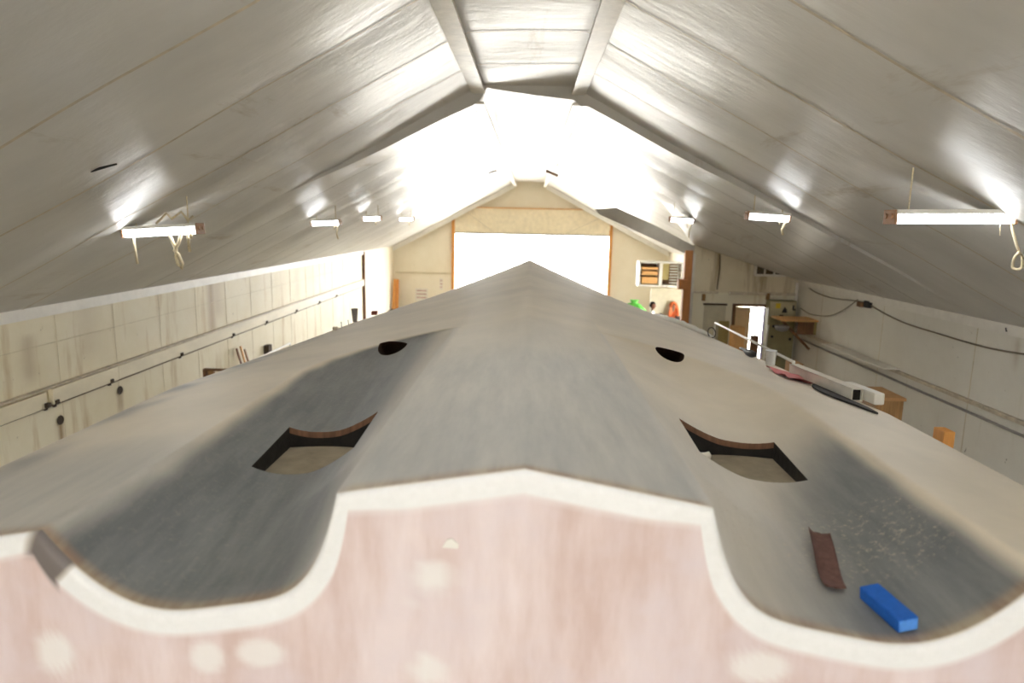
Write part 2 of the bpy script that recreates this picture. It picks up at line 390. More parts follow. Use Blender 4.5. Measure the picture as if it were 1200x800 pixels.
    mb = MB(); yy = PARTY
    pts = [(px0, lz)] + [(W, lz)] + [(W, lowz(5.99)+.05)] + [(x, lowz(x)+.05) for x in np.linspace(5.7, px0, 8)]
    mb.prism([(x, yy, z) for x, z in pts], (0, .1, 0)); struct(mb, 'wall_partition_upper', M['ply_dirty'], attrs={'rust': [0]*len(mb.v)})
    mb = MB()
    for pts in ([(px0, FLOOR), (d0, FLOOR), (d0, lz), (px0, lz)], [(d1, FLOOR), (W, FLOOR), (W, lz), (d1, lz)], [(d0, dt), (d1, dt), (d1, lz), (d0, lz)]):
        mb.prism([(x, yy, z) for x, z in pts], (0, .1, 0))
    struct(mb, 'wall_partition', M['ply_part'], attrs={'rust': [0]*len(mb.v)})
    mb = MB(); mb.box(((px0+W)/2+.4, PARTY-.04, lz), (W-px0-.9, .08, .06), bev=.008); mb.box((px0+.3, PARTY-.02, lz+.0), (.6, .04, .04)); trim(mb, M['tape'])
    for u, v in ((824, 347), (899, 346)):
        p = at_y(u, v, PARTY); mb = MB(); mb.box((p.x, PARTY-.05, p.z-.02), (.07, .08, .15), bev=.01); trim(mb, M['timber'])
    mb = MB(); mb.box((px0+.02, PARTY-.02, (-.6+FLOOR)/2), (.05, .06, -.6-FLOOR)); trim(mb, M['offwhite'])
    mb = MB(); mb.tube([(4.20, PARTY-.02, -.62), (4.22, PARTY-.02, -.9), (4.19, PARTY-.02, -1.4)], .012); trim(mb, M['line'])
    # brown post with a block and the white lining beside it
    mb = MB(); mb.box((px0-.1, PARTY+.02, (-.55+FLOOR)/2), (.17, .16, -.55-FLOOR), bev=.012); mb.box((px0-.2, PARTY-.02, -1.30), (.22, .2, .22), bev=.02); trim(mb, M['post'])
    # door in the partition: frame, open cream leaf, purple edge
    mb = MB(); 
    for x in (d0, d1): mb.box((x, PARTY+.03, (dt+FLOOR)/2), (.06, .16, dt-FLOOR))
    mb.box(((d0+d1)/2, PARTY+.03, dt), (d1-d0+.06, .16, .06)); dr = struct(mb, 'door_2', M['timber_dark'])
    mb = MB(); mb.box((d0+.22, PARTY+.08, (dt-.05+FLOOR)/2), (.36, .04, dt-FLOOR-.06)); mb.build('door_leaf', M['timber_cream'], dr)
    mb = MB(); mb.box((d1-.05, PARTY+.03, (dt+FLOOR)/2), (.035, .12, dt-FLOOR-.1)); mb.build('jamb', M['purple'], dr)
    # closed panel door
    a = at_y(825, 357, PARTY); b = at_y(848, 390, PARTY)
    mb = MB(); mb.box(((a.x+b.x)/2, PARTY-.02, (a.z+FLOOR)/2), (b.x-a.x, .03, a.z-FLOOR), bev=.004); dr = struct(mb, 'door_3', M['ply_part_t'])
    mb = MB(); mb.box(((a.x+b.x)/2, PARTY-.03, a.z+.02), (b.x-a.x+.04, .06, .035)); mb.build('head_strip', M['line'], dr)
    # small window under the slope of the ceiling
    mb = MB(); wx0, wx1, wz = 5.0, 5.93, -1.06
    mb.box(((wx0+wx1)/2, PARTY-.03, wz), (wx1-wx0, .07, .05)); mb.box((wx0, PARTY-.03, (wz+lowz(wx0))/2), (.05, .07, lowz(wx0)-wz))
    wn = struct(mb, 'window_1', M['offwhite'])
    for x in (5.21, 5.42, 5.62): mb = MB(); mb.box((x, PARTY-.03, (wz+lowz(x))/2), (.03, .05, max(.02, lowz(x)-wz))); mb.build('glazing_bar', M['offwhite'], wn)
    mb = MB(); xs = [5.02+.085*i for i in range(10)]
    mb.prism([(xs[0], PARTY-.02, wz+.02), (5.75, PARTY-.02, wz+.02)]+[(x, PARTY-.02, max(wz+.025, lowz(x)-.0)) for x in xs[::-1] if x < 5.76], (0, .015, 0)); mb.build('pane', M['pane'], wn)
    # ------------------------------------------------ rear wall; its unseen doorway is added to light the transom
    mb = MB(); y = REARY-.01
    for pts in ([(-W-.14, FLOOR), (-1.4, FLOOR), (-1.4, 1.1), (-W-.14, EAVE+.1)], [(1.4, FLOOR), (W+.14, FLOOR), (W+.14, EAVE+.1), (1.4, 1.1)], [(-1.4, -1.2), (1.4, -1.2), (1.4, 1.1), (0, RIDGE+.4), (-1.4, 1.1)]):
        mb.prism([(px, y, z) for px, z in pts], (0, -.15, 0))
    struct(mb, 'wall_rear', M['ply_far'], attrs={'rust': [0]*len(mb.v)})
M['steel_foil'] = plain('hanging_foil_sheet', sr(186, 180, 166), .45, .3, var=.08, scale=3)
M['bore'] = wood('bore_wood', sr(92, 66, 48), .35, 9)
M['post'] = wood('brown_post', sr(206, 140, 84), .75)
M['rail_shade'] = plain('shadow_gap', sr(112, 98, 72), .8)
M['ply_left_t'] = plain('rail_board_cream', sr(234, 224, 196), .5, var=.08, scale=3, stretch=(1, .4, 1))
M['ply_part_t'] = plain('panel_door_cream', sr(204, 196, 170), .5, var=.06)
M['timber_cream'] = plain('cream_door_leaf', sr(226, 196, 146), .5, var=.05)
build_shell()

# ================================================================ BOAT HULL (bottom up)
KEEL = -.632; TILT = .010
YS = 1.70; YE = 17.2
def kz(Y): return KEEL - np.where(Y > 11.2, .030*np.clip(Y-11.2, 0, None)**1.75, 0)
def wf(Y): return np.interp(Y, [1.7, 5, 7.7, 10, 13, 15, 16.4, 17.2], [2.0, 2.0, 1.95, 1.80, 1.45, 1.0, .52, .06])
def drf(Y): return np.interp(Y, [1.7, 3.7, 5, 7.5, 10, 13, 15, 17.2], [.174, .176, .213, .274, .35, .47, .6, .8])
def outer(Y, s):
    base = np.where(s < 0, 1.255+.045*np.clip((2.2-Y)/.5, 0, 1), 1.37); inn = .5
    t = np.clip((Y-3.55)/(4.68-3.55), 0, 1)
    return inn + (base-inn)*np.sqrt(np.clip(1-t**2.2, 0, 1))
def tunnel(x, Y):
    s = np.where(x < 0, -1, 1); ax = np.abs(x); o = outer(Y, s)
    t = np.clip((ax-.495)/np.maximum(o-.495, 1e-4), 0, 1)
    D = .284*np.clip((4.70-Y)/2.9, 0, 1)**.85
    st = np.clip(1-(Y-1.7)/.55, 0, 1)
    pin = 1.55+4.4*st**1.5
    left = 1-np.clip(1-t/.48, 0, 1)**pin
    right = 1-np.clip((t-.48)/.52, 0, 1)**2.3
    return D*np.where(t < .48, left, right), t
def hz(x, Y):
    x = np.asarray(x, float); Y = np.asarray(Y, float)
    d, _ = tunnel(x, Y)
    return kz(Y) - drf(Y)*np.abs(x) - TILT*x - d
def hzf(x, y): return float(hz(x, y))

def rect_from_px(pts):
    ps = [at_f(u, v, hzf, 1.2, 8, 5000) for u, v in pts]; return ps
pkL = rect_from_px([(302, 535), (345, 490), (437, 492), (400, 543)]); pkR = rect_from_px([(803, 503), (890, 506), (940, 550), (845, 556)])
hoL = at_f(458, 409, hzf, 1.2, 8, 5000); hoR = at_f(787, 416, hzf, 1.2, 8, 5000)
print('pockets', [tuple(round(c, 3) for c in p) for p in pkL+pkR], hoL, hoR)
PK = [(-.935, -.575, 2.16, 2.66), (.60, .985, 2.21, 2.73)]
PK = [(min(p.x for p in pk), max(p.x for p in pk), np.mean([sorted(p.y for p in pk)[0], sorted(p.y for p in pk)[1]]), np.mean([sorted(p.y for p in pk)[2], sorted(p.y for p in pk)[3]])) for pk in (pkL, pkR)]
PK = [(a+.012 if a < 0 else a+.004, b-.004 if a < 0 else b-.012, c+.02, d+.01) for a, b, c, d in PK]
PKC = []
for pk in (pkL, pkR):                         # corners: near inner, near outer, far outer, far inner
    near = sorted(pk, key=lambda p: p.y)
    PKC.append(pk)
HOLES = [(hoL.x, hoL.y), (hoR.x, hoR.y)]; HRX, HRY = .092, .22
def hole_q(x, y, h): dy = y-(h[1]+.09); return np.sqrt(((x-h[0])/HRX)**2+(dy/np.where(dy < 0, HRY, .055))**2)

def build_hull():
    root = empty('boat_hull', (0, 9, FLOOR), 'large grey upside-down boat hull with pink transom, filling the middle of the shed', 'boat')
    # cross-section lines, finer around the recesses
    def axis(marks, fine):
        out = [marks[0]]
        for a, b in zip(marks, marks[1:]):
            n = max(1, int(math.ceil((b-a)/fine(.5*(a+b))))); out += [a+(b-a)*i/n for i in range(1, n+1)]
        return np.array(out)
    tmarks = sorted(set([-2.0, -.495, 0, .495, 2.0, -1.30, 1.37, PK[0][0], PK[0][1], PK[1][0], PK[1][1]]))
    U = axis(tmarks, lambda x: .015 if .45 < abs(x) < 1.45 else .04)     # cross coordinate for w = 2
    ymarks = sorted(set([YS, PK[0][2], PK[0][3], PK[1][2], PK[1][3], 4.9, 8, YE]))
    V = axis(ymarks, lambda y: .02 if y < 4.9 else (.06 if y < 8 else .12))
    nx = len(U); ny = len(V)
    Ug, Yg = np.meshgrid(U, V)
    Xg = np.where(Yg < 5, Ug, Ug*wf(Yg)/2.0); Zg = hz(Xg, Yg)
    # snap around the shaft holes
    keep_pt = np.ones_like(Xg, bool)
    fh = np.full_like(Xg, 9.0); hid = np.full(Xg.shape, -1)
    for i, (hx, hy) in enumerate(HOLES):
        q = hole_q(Xg, Yg, (hx, hy)); ins = q < fh; fh = np.where(ins, q, fh); hid = np.where(q < 2, i, hid)
    dead = set(); F_ = []
    for j in range(ny-1):
        for i in range(nx-1):
            xc = (U[i]+U[i+1])/2; yc = (V[j]+V[j+1])/2
            if any(a < xc < b and c < yc < d for a, b, c, d in PK): continue
            qs = [fh[j, i], fh[j, i+1], fh[j+1, i+1], fh[j+1, i]]
            if min(qs) < 1.0: continue
            F_.append((j*nx+i, j*nx+i+1, (j+1)*nx+i+1, (j+1)*nx+i))
    used = np.zeros(nx*ny, int); 
    for f in F_:
        for k in f: used[k] += 1
    used = used.reshape(ny, nx)
    rim = (used > 0) & (used < 4) & (fh < 1.6)
    for j, i in zip(*np.where(rim)):
        hx, hy = HOLES[hid[j, i]]; q = fh[j, i]
        Xg[j, i] = hx+(Xg[j, i]-hx)/q; Yg[j, i] = hy+.09+(Yg[j, i]-hy-.09)/q
    Zg = hz(Xg, Yg)
    verts = np.stack([Xg, Yg, Zg], -1).reshape(-1, 3)
    # ---- paint masks
    d, t = tunnel(Xg, Yg); sgn = np.where(Xg < 0, -1, 1); o = outer(Yg, sgn)
    nz = np.array([[noise.noise((x*1.3, y*1.1, 3.1)) for x, y in zip(r1, r2)] for r1, r2 in zip(Xg, Yg)])
    nf = np.array([[noise.noise((x*5, y*5, 8.7)) for x, y in zip(r1, r2)] for r1, r2 in zip(Xg, Yg)])
    ax = np.abs(Xg)
    edge = (o+.0-ax)/.05 + .22*nf
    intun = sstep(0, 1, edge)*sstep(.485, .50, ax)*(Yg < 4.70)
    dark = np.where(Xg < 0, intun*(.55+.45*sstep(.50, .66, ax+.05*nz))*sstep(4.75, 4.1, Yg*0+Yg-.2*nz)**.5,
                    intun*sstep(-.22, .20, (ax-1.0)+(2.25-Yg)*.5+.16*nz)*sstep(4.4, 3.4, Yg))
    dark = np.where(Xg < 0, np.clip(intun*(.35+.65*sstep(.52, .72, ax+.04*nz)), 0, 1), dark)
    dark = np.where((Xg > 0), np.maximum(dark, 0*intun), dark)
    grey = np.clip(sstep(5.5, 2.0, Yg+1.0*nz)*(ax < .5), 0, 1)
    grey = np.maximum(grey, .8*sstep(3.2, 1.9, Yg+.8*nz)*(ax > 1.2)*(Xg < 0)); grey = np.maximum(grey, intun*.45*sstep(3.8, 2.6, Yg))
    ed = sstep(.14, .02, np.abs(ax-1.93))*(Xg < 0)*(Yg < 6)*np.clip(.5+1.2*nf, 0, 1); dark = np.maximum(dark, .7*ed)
    dusty = intun*np.where(Xg > 0, sstep(1.9, 2.05, Yg)*sstep(2.5, 2.25, Yg), .2)
    crease = np.clip(1-np.abs(ax-.499)/.016, 0, 1)*.9*(Yg < 4.6)
    tan = sstep(YS+.05, YS+.012, Yg+.03*nf)*np.clip(.8+.5*nf, 0, 1)
    white = np.zeros_like(Xg); patch = np.zeros_like(Xg)
    A = {k: list(v.reshape(-1)) for k, v in dict(grey=grey, dark=dark, dusty=dusty, tan=tan, white=white, crease=crease, patch=patch).items()}
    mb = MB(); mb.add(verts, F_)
    # rounded putty edge rolling over onto the transom
    prev = np.arange(nx); ang = [15, 32, 50, 68, 90]
    R = .022; zr = Zg[0]; steps = []
    pch = (U < -1.215) & (U > -1.335)
    # outline normal in the transom plane, so that the band keeps its width round the steep tunnel sides
    dx = np.gradient(Xg[0]); dzz = np.gradient(zr); ln = np.hypot(dx, dzz); nxn, nzn = dzz/ln, -dx/ln
    k7 = np.ones(9)/9; nxn = np.convolve(np.pad(nxn, 4, 'edge'), k7, 'valid'); nzn = np.convolve(np.pad(nzn, 4, 'edge'), k7, 'valid')
    rows = [(R*math.sin(math.radians(a)), R*(1-math.cos(math.radians(a))), 1.0, 0.) for a in ang]
    rows += [(R, R+b, 1.0, 0.) for b in (.012, .024, .036)]
    for (dy, dn, wv, _) in rows:
        s0 = len(mb.v)
        rr = [(Xg[0][i]+nxn[i]*dn, YS-dy, zr[i]+nzn[i]*dn) for i in range(nx)]
        mb.add(rr, [(prev[i]-s0 if False else prev[i]-s0, 0, 0) for i in range(0)])
        fs = [(int(prev[i]), int(prev[i+1]), s0+i+1, s0+i) for i in range(nx-1)]
        mb.f += fs; mb.mi += [0]*len(fs); prev = np.arange(s0, s0+nx)
        for k in A:
            if k == 'white': A[k] += [0. if p else (.35 if dy < .010 else 1.) for p in pch]
            elif k == 'patch': A[k] += [1. if p else 0. for p in pch]
            elif k == 'tan': A[k] += [.5 if dy < .010 else 0.]*nx
            else: A[k] += [0.]*nx
    last = [mb.v[k] for k in prev]
    # topsides and gunwale
    for sx, col in ((-1, 0), (1, nx-1)):
        base = [verts[j*nx+col] for j in range(ny)]; s0 = len(mb.v)
        for p in base: mb.v.append((p[0], p[1], p[2]))
        for q, (f1, zz) in enumerate(((1.06, .35), (1.08, .8), (1.05, 1.55))):
            for p in base: mb.v.append((p[0]*f1, p[1], min(p[2]-.08, p[2]*.0 - .98 - zz)))
        for q in range(3):
            for j in range(ny-1): mb.f.append((s0+q*ny+j, s0+q*ny+j+1, s0+(q+1)*ny+j+1, s0+(q+1)*ny+j)); mb.mi.append(0)
        for k in A: A[k] += [0.]*(4*ny)
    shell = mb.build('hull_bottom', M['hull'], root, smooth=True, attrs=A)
    # ---- transom sheet
    zb = -2.6; n2 = 60; mb = MB(); vs = []
    la = np.array(last)
    # make x monotone for the sheet
    for q in range(n2+1):
        s = (q/n2)**1.25
        for i in range(nx):
            x, y, z = la[i]; vs.append((x, y, z+(zb-z)*s))
    mb.add(vs, grid(nx, n2+1)); P_ = np.array(vs)
    blobs = [(507, 675, 26, 20), (65, 765, 22, 26), (243, 770, 20, 20), (305, 765, 28, 18), (500, 785, 18, 22), (890, 782, 34, 20), (476, 706, 6, 7)]
    fil = np.zeros(len(P_))
    for u, v, ru, rv in blobs:
        c = at_y(u, v, YS-R); sc = YS/800*1.12
        q = np.sqrt(((P_[:, 0]-c.x)/(ru*sc))**2+((P_[:, 2]-c.z)/(rv*sc))**2)
        nn = np.array([noise.noise((p[0]*9, p[2]*9, 1.5)) for p in P_]) if u in (507,) else 0
        fil = np.maximum(fil, .85*sstep(1.25, .7, q+.25*nn))
    pc = np.zeros(len(P_)); wv = np.zeros(len(P_))
    zt = np.tile(la[:, 2], n2+1); dd = zt-P_[:, 2]
    wv = sstep(.018, 0, dd); uu = np.tile(U, n2+1); pc = ((uu < -1.215) & (uu > -1.335))*sstep(.03, .015, dd); wv = wv*(1-pc)
    tr = mb.build('transom', M['transom'], root, attrs={'filler': fil, 'white': wv, 'patch': pc})
    tag(tr, 'pink filler transom with pale putty patches')
    # small bright chip of putty
    c = at_y(528, 637, YS-R-.003)
    mb = MB(); mb.prism([(c.x-.022, c.y, c.z-.010), (c.x+.020, c.y, c.z-.012), (c.x+.022, c.y, c.z), (c.x+.004, c.y, c.z+.016), (c.x-.010, c.y, c.z+.012)], (0, -.003, 0)); mb.build('filler_chip', M['white'], root)
    # ---- recesses
    for (a, b, c0, d0) in PK:
        mb = MB(); dep = .075; n = 14
        loop = [(a+(b-a)*i/n, c0) for i in range(n)]+[(b, c0+(d0-c0)*i/n) for i in range(n)]+[(b-(b-a)*i/n, d0) for i in range(n)]+[(a, d0-(d0-c0)*i/n) for i in range(n)]
        zfl = lambda x, y: hzf(min(abs(x), .8)*(1 if x > 0 else -1), c0+.25)-dep+.0*(y-c0)
        N = len(loop); vs = []; fs = []; mi = []
        for (x, y) in loop: vs.append((x, y, hzf(x, y)))
        for (x, y) in loop: vs.append((x, y, hzf(x, y)-.028))
        for (x, y) in loop: vs.append((x, y, hzf((a+b)/2, (c0+d0)/2)-dep))
        for k in range(N):
            k2 = (k+1) % N; fs += [(k, k2, N+k2, N+k), (N+k, N+k2, 2*N+k2, 2*N+k)]; mi += [1 if k//n == 2 else 0, 0]
        mb.v = vs; mb.f = fs; mb.mi = mi
        rc = mb.build('recess_wall', [M['blackish'], M['plyedge']], root)
        mb = MB(); zf = hzf((a+b)/2, (c0+d0)/2)-dep+.012; gx = np.linspace(a+.001, b-.001, 16); gy = np.linspace(c0+.001, d0-.001, 16); GX, GY = np.meshgrid(gx, gy)
        GZ = zf+.010*np.cos((GX-(a+b)/2)*8)
        mb.add(np.stack([GX, GY, GZ], -1).reshape(-1, 3), grid(16, 16)); mb.build('recess_floor', M['recess'], root, smooth=True)
    # ---- shaft holes: short tubes running forward under the skin
    for (hx, hy) in HOLES:
        mb = MB(); n = 28; rings = [(0, 0), (.05, .03), (.16, .10), (.34, .17)]; vs = []
        for (dy, dzz) in rings:
            for k in range(n):
                a = 2*PI*k/n; x = hx+HRX*1.02*math.cos(a); y = hy+.09+(HRY if math.sin(a) < 0 else .055)*1.02*math.sin(a); vs.append((x, y+dy, hzf(x, y)-dzz))
        fs = [(i*n+k, i*n+(k+1) % n, (i+1)*n+(k+1) % n, (i+1)*n+k) for i in range(3) for k in range(n)]+[tuple(3*n+k for k in range(n))]
        mb.add(vs, fs); mb.build('shaft_tube', M['bore'], root, smooth=True)
    return root
hull = build_hull()

def frame_at(x, y, yaw=0.):
    e = .03; n = Vector((-(hzf(x+e, y)-hzf(x-e, y))/(2*e), -(hzf(x, y+e)-hzf(x, y-e))/(2*e), 1)).normalized()
    d = Vector((math.sin(yaw), math.cos(yaw), 0)); d = (d-n*d.dot(n)).normalized(); r = d.cross(n)
    return Vector((x, y, hzf(x, y))), Matrix((r, d, n)).transposed()
def put(o, x, y, yaw=0., lift=0.):
    p, R = frame_at(x, y, yaw); o.matrix_basis = Matrix.Translation(p+R.col[2]*lift) @ R.to_4x4(); return o

# trestles carrying the hull
for i, y in enumerate((3.2, 8.2, 12.6)):
    w = float(wf(y))*1.02; zt = -2.68
    t = empty('trestle', (0, y, FLOOR), ['timber trestle under the stern of the boat', 'timber trestle under the middle of the boat', 'timber trestle under the bow of the boat'][i], 'trestle', 'timber trestles under the boat')
    MB().box((0, y, zt), (2*w+.5, .2, .12), bev=.01).build('beam', M['timber'], t)
    for sx in (-1, 1):
        for sy in (-1, 1): MB().bar((sx*(w-.1), y+sy*.06, zt-.05), (sx*w, y+sy*.38, FLOOR), .09, .09, (1, 0, 0)).build('leg', M['timber'], t)

# ================================================================ things lying on the hull
def mesh_thing(mb, name, mats, label, cat, group=None, smooth=False):
    return tag(mb.build(name, mats, smooth=smooth), label, cat, group)
# blue block
A = at_f(1068, 733, hzf, 1.2, 5); B = at_f(1022, 694, hzf, 1.2, 5)
yaw = math.atan2(B.x-A.x, B.y-A.y); L = (B-A).length
c = at_f(1040, 720, hzf, 1.2, 5)
print('block', A, B, L)
L = max(.13, min(L, .24)); hw = .029
t = empty('sanding_block', (0, 0, 0), 'bright blue foam sanding block at the stern end of the right tunnel', 'sanding block')
mb = MB(); mb.box((0, 0, .021), (.060, L, .040), bev=.003); mb.build('foam_body', M['blue'], t)
mb = MB(); mb.box((0, -L/2-.0006, .021), (.054, .002, .034)); mb.build('cut_end', M['bluecut'], t)['label'] = 'lighter blue cut end'
put(t, c.x, c.y, yaw, 0.004)
# brown abrasive strip, curled a little at the edges
A = at_f(975, 690, hzf, 1.2, 5); B = at_f(958, 625, hzf, 1.2, 5); c = at_f(966, 658, hzf, 1.2, 5); yaw = math.atan2(B.x-A.x, B.y-A.y); L = (B-A).length
print('strip', A, B, L)
mb = MB(); nx, ny = 9, 24; vs = []
for k in (0, 1):
    for j in range(ny):
        for i in range(nx):
            a = (i/(nx-1)-.5); b = (j/(ny-1)-.5); w = .072
            vs.append((a*w, b*L+.003*math.sin(i*2.2)*(j in (0, ny-1)), .003+.010*(2*a)**4*(1 if a > 0 else 1.6)+.004*math.sin(b*7)+.006*(2*abs(b))**6 + .0018*k))
fs = grid(nx, ny); N = nx*ny; mb.add(vs, fs+[tuple(i+N for i in f)[::-1] for f in fs])
rimi = list(range(nx))+[j*nx+nx-1 for j in range(1, ny)]+[(ny-1)*nx+i for i in range(nx-2, -1, -1)]+[j*nx for j in range(ny-2, 0, -1)]
mb.f += [(rimi[i], rimi[(i+1) % len(rimi)], rimi[(i+1) % len(rimi)]+N, rimi[i]+N) for i in range(len(rimi))]; mb.mi += [0]*len(rimi)
o = mesh_thing(mb, 'sandpaper_strip', M['abrasive'], 'dark brown strip of sandpaper lying in the right tunnel beside the blue block', 'sandpaper', smooth=True)
put(o, c.x, c.y, yaw, .003)
# pale scraps in the right recess
a_, b_, c_, d_ = PK[1]; zf = hzf((a_+b_)/2, (c_+d_)/2)-.075+.012
p = at_f(821, 518, lambda x, y: zf+.03, 1.2, 5)
mb = MB(); mb.lathe((a_+.085, d_-.12, zf+.040), [(.004, -.04), (.018, -.038), (.021, -.01), (.017, .02), (.019, .036), (.006, .042)], 12, Matrix.Rotation(1.4, 3, 'Y'))
mesh_thing(mb, 'cloth_scrap', M['offwhite'], 'larger pale scrap of cloth in the far corner of the right recess', 'scrap', smooth=True)
mb = MB(); mb.lathe((a_+.075, d_-.21, zf+.026), [(.003, -.022), (.012, -.02), (.014, 0), (.010, .02), (.004, .024)], 10, Matrix.Rotation(1.2, 3, 'X'))
mesh_thing(mb, 'cloth_scrap', M['offwhite'], 'smaller pale scrap beside the larger one in the right recess', 'scrap', smooth=True)

# along the right edge of the hull
def edge_pt(u, v):            # nearest point of the hull under a pixel on its right or left shoulder
    return at_f(u, v, lambda x, y: hzf(max(-float(wf(y)), min(float(wf(y)), x)), y), 1.5, 14, 9000)
# hollow rectangular straightedge
A = edge_pt(1004, 470); 
A = Vector((1.93, at_x(1004, 470, 1.93).y, 0)); A.z = hzf(A.x, A.y); Bx = 1.93; By = at_x(930, 436, 1.93).y; B = Vector((Bx, By, hzf(Bx, By)))
print('edge', A, B)
t = empty('straightedge', A, 'long hollow rectangular straightedge lying on the right shoulder of the hull', 'straightedge')
d = (B-A).normalized()
mb = MB(); up = Vector((0, 0, 1)); x_ = d.cross(up).normalized(); z_ = x_.cross(d)
hw, hh, th = .03, .035, .006; off = z_*.046
for (du, dv, ww, h2) in ((0, hh, hw*2+th, th), (0, -hh, hw*2+th, th), (-hw, 0, th, hh*2), (hw, 0, th, hh*2)):
    mb.bar(A+off+x_*du+z_*dv, B+off+x_*du+z_*dv, ww, h2, up)
mb.build('tube_body', M['offwhite'], t)
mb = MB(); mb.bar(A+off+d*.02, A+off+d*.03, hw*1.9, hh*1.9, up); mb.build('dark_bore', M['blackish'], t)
mb = MB(); mb.bar(A+off+x_*.075-d*.11, A+off+x_*.075+d*.28, .06, .07, up, bev=.012)
mesh_thing(mb, 'offcut_block', M['white'], 'white offcut block lying at the near end of the hollow straightedge', 'offcut')
def at_edge(u, v, xe):        # on the hull at given x
    d = ray(u, v); y = d.y*(xe/d.x); return Vector((xe, y, hzf(xe, y)))
# dark sheet standing in for the shadow beneath the straightedge
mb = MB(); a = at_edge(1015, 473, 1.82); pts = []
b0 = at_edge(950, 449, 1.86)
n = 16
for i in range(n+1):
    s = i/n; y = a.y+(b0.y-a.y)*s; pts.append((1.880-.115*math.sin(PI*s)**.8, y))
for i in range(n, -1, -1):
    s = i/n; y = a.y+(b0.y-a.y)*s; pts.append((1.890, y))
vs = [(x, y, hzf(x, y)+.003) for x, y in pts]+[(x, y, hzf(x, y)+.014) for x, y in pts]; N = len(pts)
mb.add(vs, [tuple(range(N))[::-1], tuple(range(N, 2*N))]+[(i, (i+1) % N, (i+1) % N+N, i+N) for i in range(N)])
mesh_thing(mb, 'straightedge_shadow', M['blackish'], 'dark curved sheet painted as the shadow under the hollow straightedge', 'template')
# pink sheet
q1 = at_edge(946, 443, 1.82); q2 = at_edge(913, 430, 1.82)
mb = MB(); vs = []
for j in range(8):
    for i in range(4):
        y = q1.y+(q2.y-q1.y)*j/7; x = 1.70+i*.055+.003*j; vs.append((x, y, hzf(x, y)+.006+.012*math.sin(j*1.3+i)+.012))
for v_ in list(vs): vs.append((v_[0], v_[1], v_[2]-.004))
fs = grid(4, 8); mb.add(vs, fs+[tuple(i+32 for i in f)[::-1] for f in fs])
o = mesh_thing(mb, 'abrasive_sheet', M['pink'], 'pink abrasive sheet on the right shoulder of the hull beyond the straightedge', 'sandpaper', smooth=True)
# cup
def cup(name, p, r0, r1, h, mat, label, cat):
    mb = MB(); mb.lathe((0, 0, 0), [(r0*.9, 0), (r0, .003), (r1, h), (r1+.004, h+.003), (r1-.003, h+.002), (r0-.004, .012), (.002, .01)], 20)
    o = mesh_thing(mb, name, mat, label, cat, smooth=True); o.location = p + Vector((0, 0, .006)); return o
p = at_edge(903, 423, 1.90); print('cup', p); s = p.y/800
cup('plastic_cup', p, 5.2*s, 6.2*s, 17*s, M['cup'], 'white plastic cup standing on the right shoulder of the hull', 'cup')
# white pole leaning along the staging beyond the right edge
a = at_y(838, 378, 12.0); b = at_y(930, 424, 7.0)
mb = MB(); mb.tube([a, a.lerp(b, .5), b], .016, 10); mb.tube([b, Vector((b.x, b.y, FLOOR))], .016); mb.tube([a, Vector((a.x, a.y, FLOOR))], .016)
mesh_thing(mb, 'handrail', M['white'], 'thin white rail running beside the right edge of the hull', 'rail', smooth=True)
a = at_edge(905, 425, 1.97)
mb = MB(); p1 = at_edge(868, 405, 1.88); p2 = at_edge(886, 412, 1.86)
vs = []
for k in range(9):
    s = k/8; q = p1.lerp(p2, s); vs.append(Vector((q.x, q.y, hzf(q.x, q.y)+.034+.004*math.sin(k))))
mb.tube(vs, [.012, .014, .014, .02, .026, .03, .03, .026, .012], 8)
mesh_thing(mb, 'hand_tool', M['dark'], 'dark handled tool lying on the right shoulder near the white cup', 'tool', smooth=True)
p = at_edge(834, 391, 1.93); mb = MB(); s = p.y/800
mb.tube([p+Vector((4.5*s*math.cos(a), .03*math.sin(a), .8*s+5.5*s*(1+math.sin(a)))) for a in np.linspace(-PI/2, 1.35*PI, 22)], .55*s, 6)
mesh_thing(mb, 'wire_loop', M['dark'], 'thin dark loop of wire standing on the right edge of the hull', 'wire', smooth=True)
# folded white dust sheet along the right edge
mb = MB(); vs = []; n = 24
for j in range(n):
    y = 9.6-j*.11; w = float(wf(y)); env = math.sin(PI*(j+.5)/n)**.5
    for i in range(7):
        a = PI*i/6; x = w-.03-.10*math.cos(a)*env; xx = min(x, w); vs.append((x, y, hzf(xx, y)+.004+(.05+.012*math.sin(j*1.7+i*2))*env*math.sin(a)))
fs = grid(7, n); mb.add(vs, fs); 
mesh_thing(mb, 'dust_sheet', M['white'], 'rolled white dust sheet along the far right edge of the hull', 'sheet', smooth=True)
# wood bits between the hull and the right wall
def crate(name, u, v, Y, w, d, h, mat, label, cat, bottom=None):
    p = at_y(u, v, Y); mb = MB(); mb.box((p.x, p.y, p.z-h/2), (w, d, h), Matrix.Rotation(.2, 3, 'Z'), bev=.006); return p, mb
p = at_y(1030, 461, 7.6)
t = empty('tall_crate', (p.x, p.y, FLOOR), 'tall brown crate between the hull and the right wall', 'crate')
MB().box((p.x, p.y, (p.z+FLOOR)/2), (.30, .5, p.z-FLOOR), bev=.006).build('body', M['timber'], t)
MB().box((p.x, p.y, p.z), (.33, .54, .035), bev=.004).build('lid', M['card'], t)
p = at_y(1011, 457, 8.4)
mb = MB(); mb.box((p.x, p.y, (p.z+FLOOR)/2), (.13, .12, p.z-FLOOR), bev=.006); mesh_thing(mb, 'timber_offcut', M['card'], 'short upright tan timber just behind the tall brown crate', 'timber')
p = at_y(1107, 503, 6.0)
mb = MB(); mb.box((p.x, p.y, (p.z+FLOOR)/2), (.10, .16, p.z-FLOOR), bev=.006); mesh_thing(mb, 'timber_offcut', M['orange'], 'upright orange timber end near the right wall, closest to the viewer', 'timber')
